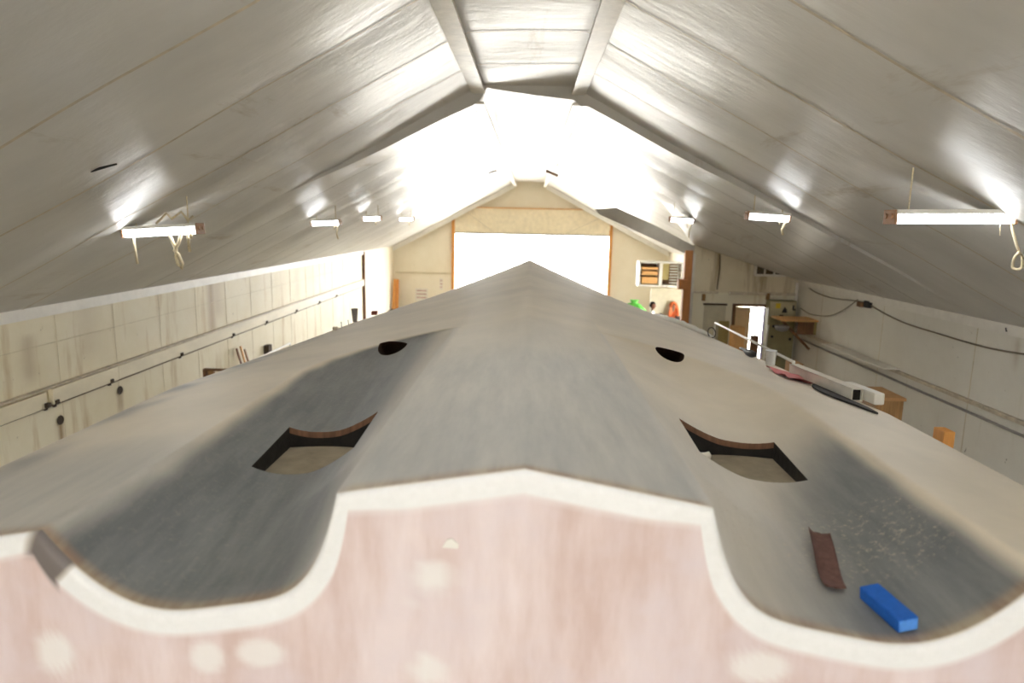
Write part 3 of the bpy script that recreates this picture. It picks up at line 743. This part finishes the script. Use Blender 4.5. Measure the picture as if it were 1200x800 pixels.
p = at_y(931, 424, 10.5)
mb = MB(); mb.box((p.x, p.y, (p.z+FLOOR)/2), (.17, .3, p.z-FLOOR), bev=.008); mesh_thing(mb, 'carton', M['card'], 'narrow brown carton beyond the white cup, below the cabinet', 'box')

# along the left edge of the hull
p = at_edge(416, 382, -1.93); s = p.y/800; print('lcup', p)
cup('mixing_cup', p, 2.6*s, 4.0*s, 15.5*s, M['greyplastic'], 'grey tapered mixing cup on the far left edge of the hull', 'cup')
for u, h, lab in ((400.5, 7, 'grey stirring stick standing by a tan block on the left hull edge'), (408.5, 6, 'grey stirring stick next to the grey tapered cup')):
    p = at_edge(u, 385.5-(u-400)*.3, -1.93); s = p.y/800; mb = MB(); mb.tube([p+Vector((0, 0, -.002)), p+Vector((-.003, 0, h*s))], .55*s, 6)
    mesh_thing(mb, 'stirring_stick', M['steel'], lab, 'stick')
p = at_edge(393, 388, -1.93); s = p.y/800; mb = MB(); mb.box(p+Vector((0, 0, .018)), (5*s, .06, 3.4*s), bev=.004); mesh_thing(mb, 'sanding_pad', M['tape'], 'small tan block on the left hull edge beside the sticks', 'block')
p = at_edge(439, 372.5, -1.925); s = p.y/800; mb = MB(); mb.box(p+Vector((0, 0, 2.2*s+.012)), (6*s, .08, 4.4*s), bev=.004); mesh_thing(mb, 'tool_box', M['red'], 'small dull red box on the left hull edge past the grey cup', 'box')
p = at_edge(546, 337.5, -1.36); s = p.y/800; mb = MB(); mb.lathe(p+Vector((0, 0, 0)), [(2.4*s, 0), (2.6*s, .01), (2.6*s, 2.4*s), (2.2*s, 2.8*s)], 14); mesh_thing(mb, 'tape_roll', M['dark'], 'tiny dark roll on the hull edge in front of the big doorway', 'roll', smooth=True)

# between hull and left wall
X0 = -5.85
for i, (u0, v0, u1, v1, m) in enumerate(((277.2, 408, 283.4, 428, 'timber_dark'), (281.8, 405.5, 288.2, 428, 'timber_pale'), (286.6, 409, 292.4, 428, 'timber'))):
    a = at_x(u0, v0, X0-.08); b = at_x(u1, v1, X0+.0); dd = (b-a); b2 = a+dd*((FLOOR-a.z)/dd.z)
    mb = MB(); mb.bar(a, b2, .045, .03, (1, 0, 0), bev=.003)
    mesh_thing(mb, 'timber_batten', M[m], ['dark batten leaning on the cream wall, leftmost of three', 'pale batten leaning between the other two on the cream wall', 'brown batten leaning on the cream wall, rightmost of three'][i], 'batten', 'battens leaning on the left wall')
p = at_x(314.5, 409, -5.93); mb = MB(); mb.box((-5.94, p.y, p.z), (.12, .2, .2), bev=.006)
t = mesh_thing(mb, 'junction_box', M['line'], 'dark square box on the cream left wall by the leaning battens', 'box')
a = at_x(292, 425, -4.9); b = at_x(340, 402, -5.3)
mb = MB(); mb.tube([a, b], .02, 8); mb.tube([a, Vector((a.x, a.y, FLOOR))], .02); mb.tube([b, Vector((b.x, b.y, FLOOR))], .02)
mesh_thing(mb, 'handrail', M['white'], 'thin white rail passing in front of the dark box by the left wall', 'rail')
a = at_x(241, 433, -5.6)
t = empty('timber_bracket', (a.x, a.y, FLOOR), 'brown timber bracket with a short arm standing by the cream left wall, nearest the viewer', 'bracket')
MB().box((a.x, a.y, (a.z+FLOOR)/2), (.06, .10, a.z-FLOOR), bev=.004).build('post', M['timber_dark'], t)
MB().box((a.x+.20, a.y+.02, a.z), (.48, .09, .03), bev=.004).build('arm', M['timber_dark'], t)
MB().box((a.x+.09, a.y+.02, a.z-.09), (.10, .07, .15), bev=.004).build('block', M['timber'], t)

# ================================================================ ceiling lights
def lamp_spot(u, v, drop):
    f = lambda x, y: ceilz(x, y)-drop
    return at_f(u, v, f, 3, 29, 6000)
def light_fixture(p, L, tilt, label, ropes=(), yaw=0.):
    t = empty('batten_light', p, label, 'ceiling light', 'batten lights under the foil ceiling')
    R = Matrix.Rotation(yaw, 3, 'Z') @ Matrix.Rotation(tilt, 3, 'Y'); q = lambda a: Vector(p) + R @ Vector(a)
    def tb(mb): mb.v = [tuple(Vector(p)+R@Vector(v)) for v in mb.v]; return mb
    mb = MB(); mb.box((0, 0, .032), (L+.02, .20, .035), bev=.006); tb(mb).build('housing', M['white'], t)
    mb = MB(); pr = [(-.085, .018), (-.083, -.02), (-.055, -.058), (.055, -.058), (.083, -.02), (.085, .018)]
    vs = []
    for x, sc in ((-L/2, .85), (-L/2+.05, 1), (L/2-.05, 1), (L/2, .85)):
        for yy, zz in pr: vs.append((x, yy*sc, zz if zz > 0 else zz*(sc+.15 if sc < 1 else 1)))
    fs = [(i*6+k, i*6+(k+1) % 6, i*6+6+(k+1) % 6, i*6+6+k) for i in range(3) for k in range(6)]+[tuple(range(6)), tuple(18+k for k in range(6))]
    mb.add(vs, fs); tb(mb).build('diffuser', M['tube'], t)
    for sx in (-1, 1):
        mb = MB(); mb.box((sx*(L/2+.008), 0, -.008), (.02, .18, .11), bev=.006)
        for yy in (-.04, .04): mb.lathe((sx*(L/2+.01), yy, .0), [(.02, -.02), (.022, 0), (.02, .02)], 10, Matrix.Rotation(PI/2, 3, 'Y'))
        tb(mb).build('end_cap', M['cap'], t)
    for sx in (-.36, .36):                                   # hangers up to the sheet
        a = q((sx*L, 0, .05)); mb = MB(); mb.tube([a, Vector((a.x, a.y, max(a.z+.02, ceilz(a.x, a.y)+.004)))], .006, 6); mb.build('hanger', M['rope'], t)
    for pts, r in ropes:
        mb = MB(); mb.tube([q(a) for a in pts], r, 7); mb.build('rope', M['rope'], t, smooth=True)
    return t
def span(u0, u1, p): return (u1-u0)/800*p.y
pL = lamp_spot(191, 269, .2); LL = span(150, 236, pL)
pR = lamp_spot(1113, 253, .2); LR = span(1048, 1178, pR)
print('lamps', pL, LL, pR, LR)
k = pL.y/800
ropesL = [([(-.40*LL, 0, .02), (-.40*LL, -.03, -.1), (-.395*LL, -.03, -38*k)], .012),
          ([(.09*LL, -.05, .0), (.15*LL, -.06, -14*k), (.19*LL, -.06, -24*k), (.17*LL, -.06, -31*k), (.19*LL, -.06, -42*k), (.23*LL, -.06, -46*k), (.25*LL, -.06, -41*k), (.21*LL, -.06, -29*k), (.17*LL, -.07, -25*k), (.24*LL, -.06, -16*k), (.30*LL, -.05, 0)], .016),
          ([(.36*LL, -.04, .02), (.37*LL, -.06, -12*k), (.37*LL, -.06, -27*k)], .014), ([(.41*LL, -.04, .02), (.42*LL, -.06, -8*k), (.41*LL, -.06, -12*k)], .014),
          ([(-.1*LL, .02, .06), (.05*LL, .04, .16), (.14*LL, 0, .1), (.25*LL, .05, .17), (.36*LL, 0, .08), (.42*LL, .03, .12)], .012)]
light_fixture(pL, LL, -.07, 'long lit batten light on the left with cream ropes knotted below', ropesL)
k = pR.y/800
coil = [(.60*LR+.035*math.cos(a)*(1+.2*math.sin(3*a)), -.04+.02*math.sin(2*a), -50*k+.065*math.sin(a)) for a in np.linspace(.5*PI, 4.4*PI, 40)]
ropesR = [([(.44*LR, 0, .05), (.50*LR, -.02, .02), (.53*LR, -.03, -16*k), (.57*LR, -.04, -32*k)]+coil, .011), ([(.40*LR, .0, .07), (.46*LR, -.05, .055), (.50*LR, -.03, .03), (.47*LR, .02, .045)], .018), ([(.40*LR, -.05, 0), (.41*LR, -.05, -22*k)], .004)]
light_fixture(pR, LR, -.02, 'longest lit batten light at the right edge with a knotted cord', ropesR)
for u0, u1, v, lab, rp in ((877, 922, 255, 'lit batten light second from the right, with a dangling cord', 1), (786, 811, 259, 'short lit batten light above the grey hanging flap', 1),
                       (367, 398, 262, 'lit batten light second along the left slope', 1), (427, 446, 257, 'lit batten light third along the left slope', 0), (469, 484, 258, 'smallest lit batten light, farthest on the left slope', 0)):
    p = lamp_spot((u0+u1)/2, v-2, .2); L = max(.3, span(u0, u1, p)); k = p.y/800
    ropes = [([(.40*L, 0, .03), (.43*L, -.04, -7*k), (.38*L, -.04, -14*k), (.42*L, -.03, -20*k)], .014), ([(.34*L, 0, .03), (.30*L, -.04, -9*k)], .01)] if rp else [([(.2*L, 0, 0), (.2*L, -.03, -8*k)], .012)]
    light_fixture(p, L, -.05 if u0 < 600 else .05, lab, ropes)
for x, y, lab in ((-4.0, 1.0, 'added unseen batten light on the left slope beside the viewer'), (4.0, 1.0, 'added unseen batten light on the right slope beside the viewer'), (-3.6, -3.5, 'added unseen batten light on the left slope behind the viewer'), (3.6, -3.5, 'added unseen batten light on the right slope behind the viewer'), (-.1, -1.2, 'added unseen batten light under the ridge just behind the viewer'), (-.1, 1.0, 'added unseen batten light under the ridge over the viewer'), (-.1, 3.0, 'added unseen batten light under the ridge over the stern of the boat')):
    light_fixture(Vector((x, y, ceilz(x, y)-.16)), 1.15, 0, lab)  # out-of-view lamps added to brighten the transom and hull top

# ================================================================ right wall cables
def cable(name, pts, r, mat, label, cat):
    ps = [Vector(at_x(u, v, W-.03)) for u, v in pts]; out = []
    for a, b, c_, d_ in zip([ps[0]]+ps, ps, ps[1:], ps[2:]+[ps[-1]]):
        for i in range(6):
            t = i/6; out.append(.5*((2*b)+(c_-a)*t+(2*a-5*b+4*c_-d_)*t*t+(3*b-a-3*c_+d_)*t**3))
    out.append(ps[-1]); mb = MB(); mb.tube(out, r, 7); return mesh_thing(mb, name, mat, label, cat, smooth=True)
cable('cable', [(942, 332), (955, 342), (975, 349), (1000, 352), (1016, 355)], .010, M['cable'], 'upper slack cable on the right wall between corner and black socket', 'cable')
cable('cable', [(938, 361), (950, 368), (970, 370), (985, 365), (1000, 355), (1009, 348)], .009, M['cable'], 'lower looped cable near the far corner of the right wall', 'cable')
cable('cable', [(1019, 357), (1040, 369), (1062, 379), (1100, 391), (1130, 400), (1165, 409), (1215, 417)], .011, M['cable'], 'long sagging cable running from the black socket towards the viewer', 'cable')
p = at_x(1017, 356.5, W-.05); t = empty('wall_socket', p, 'black socket box with plug on the right wall where the cables meet', 'socket')
mb = MB(); mb.box(p, (.08, .16, .12), bev=.01); mb.build('socket_box', M['dark'], t)
mb = MB(); mb.box(p+Vector((-.05, .16, -.02)), (.08, .14, .09), bev=.015); mb.build('plug', M['timber_dark'], t)
p = at_x(1184, 387, W-.02); mb = MB(); mb.box(p, (.03, .05, .03), bev=.004); mb.tube([p, p+Vector((-.05, 0, -.01)), p+Vector((-.06, 0, .03))], .008)
mesh_thing(mb, 'wall_hook', M['dark'], 'small dark hook on the right wall under the eave board', 'hook')

# ================================================================ by the partition
# electrical cabinet
a = at_y(902, 352, PARTY-.25); b = at_y(934, 353, PARTY-.25); zt = a.z
t = empty('electrical_cabinet', ((a.x+b.x)/2, PARTY-.14, FLOOR), 'tall olive electrical cabinet in the corner beside the partition door', 'cabinet')
cx = (a.x+b.x)/2; cw = b.x-a.x; yf = PARTY-.25
MB().box((cx, PARTY-.135, (zt+FLOOR)/2), (cw, .23, zt-FLOOR), bev=.01).build('body', M['cabinet'], t)
zm = at_y(915, 372, yf).z
dr = MB().box((cx, yf-.012, (zt+zm)/2-.0), (cw-.04, .02, zt-zm-.04), bev=.005).build('upper_door', M['cabinet_top'], t)
dl = MB().box((cx, yf-.012, (zm+FLOOR)/2), (cw-.04, .02, zm-FLOOR-.06), bev=.005).build('lower_door', M['cabinet'], t)
q = at_y(911.5, 358, yf); MB().box((q.x, yf-.026, q.z), (.10, .006, .11)).build('warning_sticker', M['yellow'], t)
q = at_y(919, 363, yf); mb = MB(); mb.prism([(q.x-.06, yf-.03, q.z-.06), (q.x+.05, yf-.03, q.z-.06), (q.x+.05, yf-.03, q.z), (q.x, yf-.03, q.z+.07), (q.x-.04, yf-.03, q.z)], (0, .012, 0)); mb.build('isolator_switch', M['dark'], t)
q = at_y(929, 360, yf); mb = MB(); mb.box((q.x, yf-.035, q.z), (.03, .03, .1)); mb.box((q.x+.02, yf-.035, q.z-.05), (.07, .03, .03)); mb.build('handle', M['dark'], t)
q = at_y(915, 370, yf); MB().box((q.x, yf-.03, q.z), (.08, .02, .05)).build('meter', M['dark'], t)
for u, v in ((906, 382), (904, 394), (925, 397)):
    q = at_y(u, v, yf); MB().lathe((q.x, yf-.022, q.z), [(.03, 0), (.03, .02), (.02, .026)], 12, Matrix.Rotation(PI/2, 3, 'X')).build('knob', M['dark'], t)
# wooden wall shelf box in front of the cabinet
a = at_y(911, 372, 14.4); b = at_y(952, 374, 14.4); 
t = empty('wall_shelf', (b.x, 14.4, a.z), 'brown wooden box shelf in front of the olive cabinet by the right wall', 'shelf')
x0, x1 = a.x+.02, W-.02; zt = at_y(930, 374, 14.4).z; zb = at_y(930, 391, 14.4).z
MB().box(((x0+x1)/2, 14.45, zt), (x1-x0+.04, .62, .035), bev=.004).build('top_board', M['timber_pale'], t)
MB().box(((x0+x1)/2+.16, 14.22, (zt+zb)/2), (x1-x0-.36, .03, zt-zb-.04)).build('front_board', M['timber_dark'], t)
MB().box((x1-.02, 14.45, (zt+zb)/2), (.04, .56, zt-zb-.04)).build('side_board', M['olive'], t)
MB().bar((x0+.05, 14.25, zt-.03), (x1-.02, 14.4, zb-.32), .05, .05, (0, 1, 0)).build('brace', M['timber_dark'], t)
mb = MB(); p = at_y(916, 386, 14.1); mb.lathe((p.x, 14.1, p.z-.04), [(.03, 0), (.12, .03), (.15, .1), (.14, .12), (.02, .08)], 16); mesh_thing(mb, 'basin', M['greyplastic'], 'small grey basin hanging under the brown box shelf', 'basin', smooth=True)
# white sheets on the rail under the shelf
a = at_x(945, 392, 5.8); mb = MB(); mb.bar((5.82, 13.2, -2.215), (5.86, 10.9, -2.215), .26, .02, bev=.003); mesh_thing(mb, 'white_board', M['white'], 'white board lying along the right wall ledge under the box shelf', 'board')
# boards and cartons by the partition door
a = at_y(858, 382, 14.6); b = at_y(871, 382, 14.6)
mb = MB(); mb.box(((a.x+b.x)/2, 14.6, (a.z+FLOOR)/2), (b.x-a.x, .3, a.z-FLOOR), bev=.01); t = mesh_thing(mb, 'tall_carton', M['timber_pale'], 'orange tan carton standing in front of the cream door leaf', 'box')
a = at_y(881, 393, 14.9); b = at_y(888, 393, 14.9)
mb = MB(); mb.box(((a.x+b.x)/2, 14.9, (a.z+FLOOR)/2), (b.x-a.x, .2, a.z-FLOOR), bev=.01); mesh_thing(mb, 'carton', M['timber_dark'], 'dark brown carton standing in the bright partition doorway', 'box')
a = at_y(845, 377, 14.7); b = at_y(857, 377, 14.7)
mb = MB(); mb.box(((a.x+b.x)/2, 14.9, (a.z+FLOOR)/2), (b.x-a.x, .03, a.z-FLOOR), Matrix.Rotation(.06, 3, 'X'), bev=.004); mesh_thing(mb, 'plywood_offcut', M['olive'], 'olive plywood sheet leaning left of the partition doorway', 'board')
a = at_y(900, 381, 15.0); b = at_y(896, 415, 14.6); b2 = a+(b-a)*((FLOOR-a.z)/(b.z-a.z))
mb = MB(); mb.tube([a, b2], .022); mesh_thing(mb, 'leaning_pole', M['white'], 'thin white pole leaning between the doorway and the olive cabinet', 'pole')

# ---------------- beyond the partition: panel, rack, hose, person
PY = 21.0
a = at_y(763, 337, PY); b = at_y(806, 338, PY)
mb = MB(); mb.box(((a.x+b.x)/2+.1, PY, (a.z+FLOOR)/2), (b.x-a.x+.2, .06, a.z-FLOOR), bev=.006)
t = mesh_thing(mb, 'screen_panel', M['ply_part_t'], 'low beige screen panel behind the dark haired person', 'panel')
a = at_y(750, 307, PY); b = at_y(798, 337, PY)
t = empty('storage_rack', ((a.x+b.x)/2, PY+.2, b.z), 'white framed slatted rack standing on the beige screen panel', 'rack')
X0, X1, Z1, Z0 = a.x, b.x, a.z, at_y(770, 337.5, PY).z+.075
xm = at_y(774, 320, PY).x
fr = MB(); 
for x, w in ((X0, .05), (xm, .10), (X1, .06)): fr.box((x, PY+.2, (Z0+Z1)/2), (w, .5, Z1-Z0))
for z, w in ((Z0, .05), (Z1, .05)): fr.box(((X0+X1)/2, PY+.2, z), (X1-X0+.05, .5, w))
fr.build('frame', M['white'], t)
MB().box(((X0+X1)/2, PY+.42, (Z0+Z1)/2), (X1-X0, .03, Z1-Z0)).build('back_board', M['timber_dark'], t)
MB().box((xm+.17, PY+.1, (Z0+Z1)/2+.08), (.2, .04, Z1-Z0-.2)).build('olive_panel', M['olive'], t)
for i in range(7):
    z = Z1-.1-i*.085; MB().box(((xm+.28+X1)/2, PY+.05, z), (X1-xm-.3, .05, .03)).build('slat', M['offwhite'], t)
for i, (zz, hh) in enumerate(((Z0+.16, .2), (Z0+.38, .12), (Z0+.52, .08))):
    mb = MB(); mb.box(((X0+xm)/2, PY+.16, zz), (xm-X0-.16, .36, hh), bev=.008)
    mesh_thing(mb, 'timber_plank', M['timber_pale'], ['thick orange board at the bottom of the white rack', 'orange board in the middle of the white rack', 'thin orange board at the top of the white rack'][i], 'board', 'boards in the white rack')
# orange hose hung on the panel
p = at_y(789, 354, PY-.08); t = empty('hose_coil', p, 'orange coiled hose hanging on the beige screen panel', 'hose'); s = PY/800
for i in range(4):
    mb = MB(); rx = (3.2+.5*i)*s; rz = (7+1.0*i)*s; cz = p.z-(7+.9*i)*s
    mb.tube([(p.x+rx*math.cos(a)+.03*math.sin(2*a+i), PY-.12-.03*i+.02*math.sin(3*a), cz+rz*math.sin(a)) for a in np.linspace(0, 2*PI, 26)[:-1]], .03, 7, closed=True); mb.build('hose_turn', M['hose'], t, smooth=True)
p = at_y(796, 371, PY-.55); mb = MB(); mb.box((p.x+.03, PY-.55, (p.z+FLOOR)/2), (.24, .3, p.z-FLOOR), bev=.015); mesh_thing(mb, 'tool_chest', M['dark'], 'dark upright chest below the orange hose', 'chest')
p = at_y(801, 364, PY-.2); mb = MB(); mb.bar((p.x, PY-.2, p.z), (p.x+.06, PY-.28, FLOOR), .07, .03, (1, 0, 0)); mesh_thing(mb, 'timber_batten', M['olive'], 'olive batten leaning between the dark chest and the brown post', 'batten')
p = at_y(776.5, 369, PY-.5); mb = MB(); mb.tube([(p.x-.09, PY-.5, p.z+.03), (p.x+.1, PY-.5, p.z-.06)], .035); mb.tube([(p.x, PY-.5, p.z), (p.x, PY-.5, FLOOR)], .02); mesh_thing(mb, 'machine_handle', M['dark'], 'small dark handle on a stand right of the person', 'handle')
# green bag on a drum near the doorway
p = at_y(745, 352, 19.5); t = empty('green_bag', p, 'bright green plastic bag seen over the hull left of the person', 'bag')
mb = MB(); n = 16; vs = []
prof = [(.02, 0), (.16, .02), (.24, .12), (.22, .22), (.12, .30), (.05, .34), (.10, .42), (.02, .40)]
for r, z in prof:
    for k in range(n):
        a = 2*PI*k/n; f = 1+.18*math.sin(3*a+z*20)+.1*math.sin(5*a); vs.append((p.x-.05+r*1.35*f*math.cos(a), 19.5+r*f*math.sin(a), p.z-.40+z))
mb.add(vs, [(i*n+k, i*n+(k+1) % n, (i+1)*n+(k+1) % n, (i+1)*n+k) for i in range(len(prof)-1) for k in range(n)]+[tuple(range(n))]); mb.build('bag_body', M['green'], t, smooth=True)
mb = MB(); mb.lathe((p.x-.05, 19.5, FLOOR), [(.28, 0), (.3, .02), (.3, p.z-.40-FLOOR-.02), (.28, p.z-.40-FLOOR)], 20); mesh_thing(mb, 'drum', M['greyplastic'], 'grey drum carrying the bright green bag', 'drum')

# ---------------- person (only the head shows over the hull)
def person(x, y, top):
    H = top-FLOOR; k = H/1.74
    t = empty('person', (x, y, FLOOR), 'person with dark hair standing behind the hull in front of the beige panel', 'person')
    J = {'pel': (0, 0, .95), 'bel': (0, .01, 1.08), 'che': (0, .0, 1.30), 'nek': (0, .0, 1.45), 'nk2': (0, -.01, 1.52),
         'sl': (.17, 0, 1.40), 'el': (.22, .03, 1.14), 'wl': (.2, -.1, .93), 'sr': (-.17, 0, 1.40), 'er': (-.22, .03, 1.14), 'wr': (-.2, -.1, .93),
         'hl': (.09, 0, .90), 'kl': (.10, -.02, .50), 'al': (.10, .02, .09), 'tl': (.11, -.14, .04), 'hr': (-.09, 0, .90), 'kr': (-.10, -.02, .50), 'ar': (-.10, .02, .09), 'tr': (-.11, -.14, .04)}
    Rr = {'pel': .14, 'bel': .13, 'che': .15, 'nek': .07, 'nk2': .055, 'sl': .07, 'el': .045, 'wl': .03, 'sr': .07, 'er': .045, 'wr': .03, 'hl': .09, 'kl': .06, 'al': .042, 'tl': .04, 'hr': .09, 'kr': .06, 'ar': .042, 'tr': .04}
    E_ = [('pel', 'bel'), ('bel', 'che'), ('che', 'nek'), ('nek', 'nk2'), ('che', 'sl'), ('sl', 'el'), ('el', 'wl'), ('che', 'sr'), ('sr', 'er'), ('er', 'wr'), ('pel', 'hl'), ('hl', 'kl'), ('kl', 'al'), ('al', 'tl'), ('pel', 'hr'), ('hr', 'kr'), ('kr', 'ar'), ('ar', 'tr')]
    for s, w in ((1, 'wl'), (-1, 'wr')):                    # palms and fingers
        wx, wy, wz = J[w]; J[w+'p'] = (wx, wy-.03, wz-.07); Rr[w+'p'] = .032; E_.append((w, w+'p'))
        for i in range(4):
            a = w+'f%d' % i; b = a+'b'; oy = -.045+.02*i; L = (.06, .075, .08, .065)[i]
            J[a] = (wx, wy-.03+oy+.02, wz-.07-L*.6); J[b] = (wx-s*.015, wy-.03+oy+.02, wz-.07-L); Rr[a] = .010; Rr[b] = .008; E_ += [(w+'p', a), (a, b)]
        a = w+'t'; J[a] = (wx-s*.02, wy-.075, wz-.07); Rr[a] = .011; E_.append((w+'p', a))
    names = list(J); me = bpy.data.meshes.new('body'); me.from_pydata([tuple(c*k for c in J[n]) for n in names], [(names.index(a), names.index(b)) for a, b in E_], [])
    o = bpy.data.objects.new('body', me); COL.objects.link(o); o.parent = t
    sk = o.modifiers.new('Skin', 'SKIN')
    for i, n in enumerate(names): me.skin_vertices[0].data[i].radius = (Rr[n]*k, Rr[n]*k*.85); me.skin_vertices[0].data[i].use_root = (n == 'pel')
    o.modifiers.new('Sub', 'SUBSURF').render_levels = 2
    bpy.context.view_layer.update()
    dg = bpy.context.evaluated_depsgraph_get(); m2 = bpy.data.meshes.new_from_object(o.evaluated_get(dg)); o.modifiers.clear()
    # head joined to the same surface
    bm = bmesh.new(); bm.from_mesh(m2)
    hc = Vector((0, -.02, 1.625))*k
    nb = len(bm.verts); r_ = bmesh.ops.create_uvsphere(bm, u_segments=32, v_segments=24, radius=1)
    for v in r_['verts']:
        d = v.co.copy(); x_, y_, z_ = d
        p = Vector((x_*.076, y_*.095, z_*.118))
        if z_ < 0: p.x *= 1+.28*z_; p.y = p.y*(1+.18*z_)-.012*(-z_)
        fx = math.exp(-(x_/.16)**2)
        if y_ < 0: p.y -= .024*fx*math.exp(-((z_+.12)/.16)**2); p.y -= .008*math.exp(-(x_/.3)**2)*math.exp(-((z_+.52)/.09)**2); p.y += .009*math.exp(-((abs(x_)-.38)/.14)**2)*math.exp(-((z_-.10)/.12)**2)
        if abs(y_) < .25 and abs(z_+.02) < .25: p.x += math.copysign(.016*math.exp(-(y_/.13)**2)*math.exp(-((z_+.02)/.15)**2), x_)
        v.co = hc+p*k
    bm.to_mesh(m2); bm.free()
    m2.materials.clear()
    for m in ('skin', 'shirt', 'trousers', 'shoe'): m2.materials.append(M[m])
    for p in m2.polygons:
        c = p.center/k; p.use_smooth = True
        p.material_index = 0 if (c.z > 1.475 or (abs(c.x) > .19 and c.z < 1.12 and c.z > .7)) else (1 if c.z > .98 else (2 if c.z > .09 else 3))
    o.data = m2; o.location = (0, 0, 0)
    bm = bmesh.new(); bmesh.ops.create_uvsphere(bm, u_segments=32, v_segments=20, radius=1)
    for v in bm.verts:
        x_, y_, z_ = v.co; n_ = 1+.05*noise.noise(v.co*5); v.co = hc+Vector((x_*.084, y_*.103+.004, z_*.124+.004))*k*n_
    bmesh.ops.delete(bm, geom=[v for v in bm.verts if (v.co-hc).z/k < (.045 if (v.co-hc).y < -.01*k else -.05)], context='VERTS')
    hm = bpy.data.meshes.new('hair'); bm.to_mesh(hm); bm.free(); hm.materials.append(M['hair'])
    for p in hm.polygons: p.use_smooth = True
    h = bpy.data.objects.new('hair', hm); COL.objects.link(h); h.parent = t
    t.rotation_euler.z = math.radians(65)
    return t
pp = at_y(764.5, 353.5, 19.9); person(pp.x, 19.9, pp.z)

# ---------------- far wall details
for u, v, w, h, lab in ((494, 345, .55, .55, 'larger printed notice on the far wall left of the big doorway'), (517, 333, .14, .5, 'narrow printed strip notice beside the left orange post')):
    p = at_y(u, v, FARY-.01); t = empty('notice', (p.x, FARY, p.z), lab, 'notice')
    MB().box((p.x, FARY-.005, p.z), (w, .012, h)).build('paper', M['offwhite'], t)
    for i in range(3): MB().box((p.x, FARY-.013, p.z+h*(.32-.28*i)), (w*.8, .004, h*.07)).build('print_line', M['ink'], t)
p = at_y(461.5, 328, 29.3); mb = MB(); mb.bar((p.x, 29.6, p.z), (p.x-.02, 29.3, FLOOR), .26, .1, (1, 0, 0)); mb.bar((p.x+.1, 29.62, p.z), (p.x+.12, 29.35, FLOOR), .05, .12, (1, 0, 0))
mesh_thing(mb, 'leaning_plank', M['orange'], 'orange plank leaning in the far left corner of the shed', 'plank')
# stray marks of the ceiling: loose dark rod stuck in the left sheet
p = at_f(112, 200, lambda x, y: ceilz(x, y)-.01, 2, 20); mb = MB(); mb.tube([p+Vector((-.17, 0, 0)), p+Vector((-.03, 0, .0)), p+Vector((.16, .0, .05))], [.014, .012, .006], 6)
mesh_thing(mb, 'loose_rod', M['dark'], 'short dark rod stuck in the foil ceiling at upper left', 'rod')
for (u0, v0, u1, v1, lab) in ((554, 207, 582, 200, 'long thin loose strip hanging under the bright ridge on the left'), (640, 200, 654, 206, 'short loose brown flap hanging under the bright ridge on the right')):
    a = at_y(u0, v0, 20.0); b = at_y(u1, v1, 20.0); mb = MB(); mb.bar(a, b, .03, .04 if u0 < 600 else .12, (0, 1, .6)); mesh_thing(mb, 'loose_strip', M['timber_dark'] if u0 > 600 else M['line'], lab, 'strip')

# ================================================================ lift the whole place so that the floor is z = 0
for o in list(COL.objects):
    if o.parent is None: o.location.z += CAMZ

# ================================================================ light
wd = bpy.data.worlds.new('sky'); S.world = wd; wd.use_nodes = True
bg = wd.node_tree.nodes['Background']; bg.inputs['Color'].default_value = (.98, .99, 1, 1); bg.inputs['Strength'].default_value = 19.0
def portal(loc, rot, sx, sy):
    d = bpy.data.lights.new('door_portal', 'AREA'); d.shape = 'RECTANGLE'; d.size = sx; d.size_y = sy; d.cycles.is_portal = True
    o = bpy.data.objects.new('door_portal', d); o.location = loc; o.rotation_euler = rot; COL.objects.link(o)
portal((.07, FARY+.2, CAMZ+(-.53+FLOOR)/2), (-PI/2, 0, 0), 6.7, 3.3)
portal((0, REARY-.2, CAMZ+(-1.2+FLOOR)/2), (PI/2, 0, 0), 2.8, 2.65)
portal((W+.2, 18.3, CAMZ+(-1.9+FLOOR)/2), (0, PI/2, 0), 1.95, 2.6)

# ================================================================ camera
cd = bpy.data.cameras.new('camera'); cam = bpy.data.objects.new('camera', cd); COL.objects.link(cam)
cd.sensor_width = 36; cd.lens = 24; cd.clip_start = .05; cd.clip_end = 400
R = Matrix((BX, BY, BZ))           # rows: world axes in camera space
cam.matrix_world = Matrix.Translation((0, 0, CAMZ)) @ R.to_4x4()
cd.dof.use_dof = True; cd.dof.focus_distance = 4.2; cd.dof.aperture_fstop = 1.7
S.camera = cam
S.view_settings.view_transform = 'Standard'; S.view_settings.look = 'None'; S.view_settings.gamma = 1; S.view_settings.use_curve_mapping = False
S.view_settings.exposure = 0.45
S.cycles.max_bounces = 12; S.cycles.diffuse_bounces = 8; S.cycles.glossy_bounces = 6; S.cycles.use_denoising = True; S.cycles.sample_clamp_indirect = 12
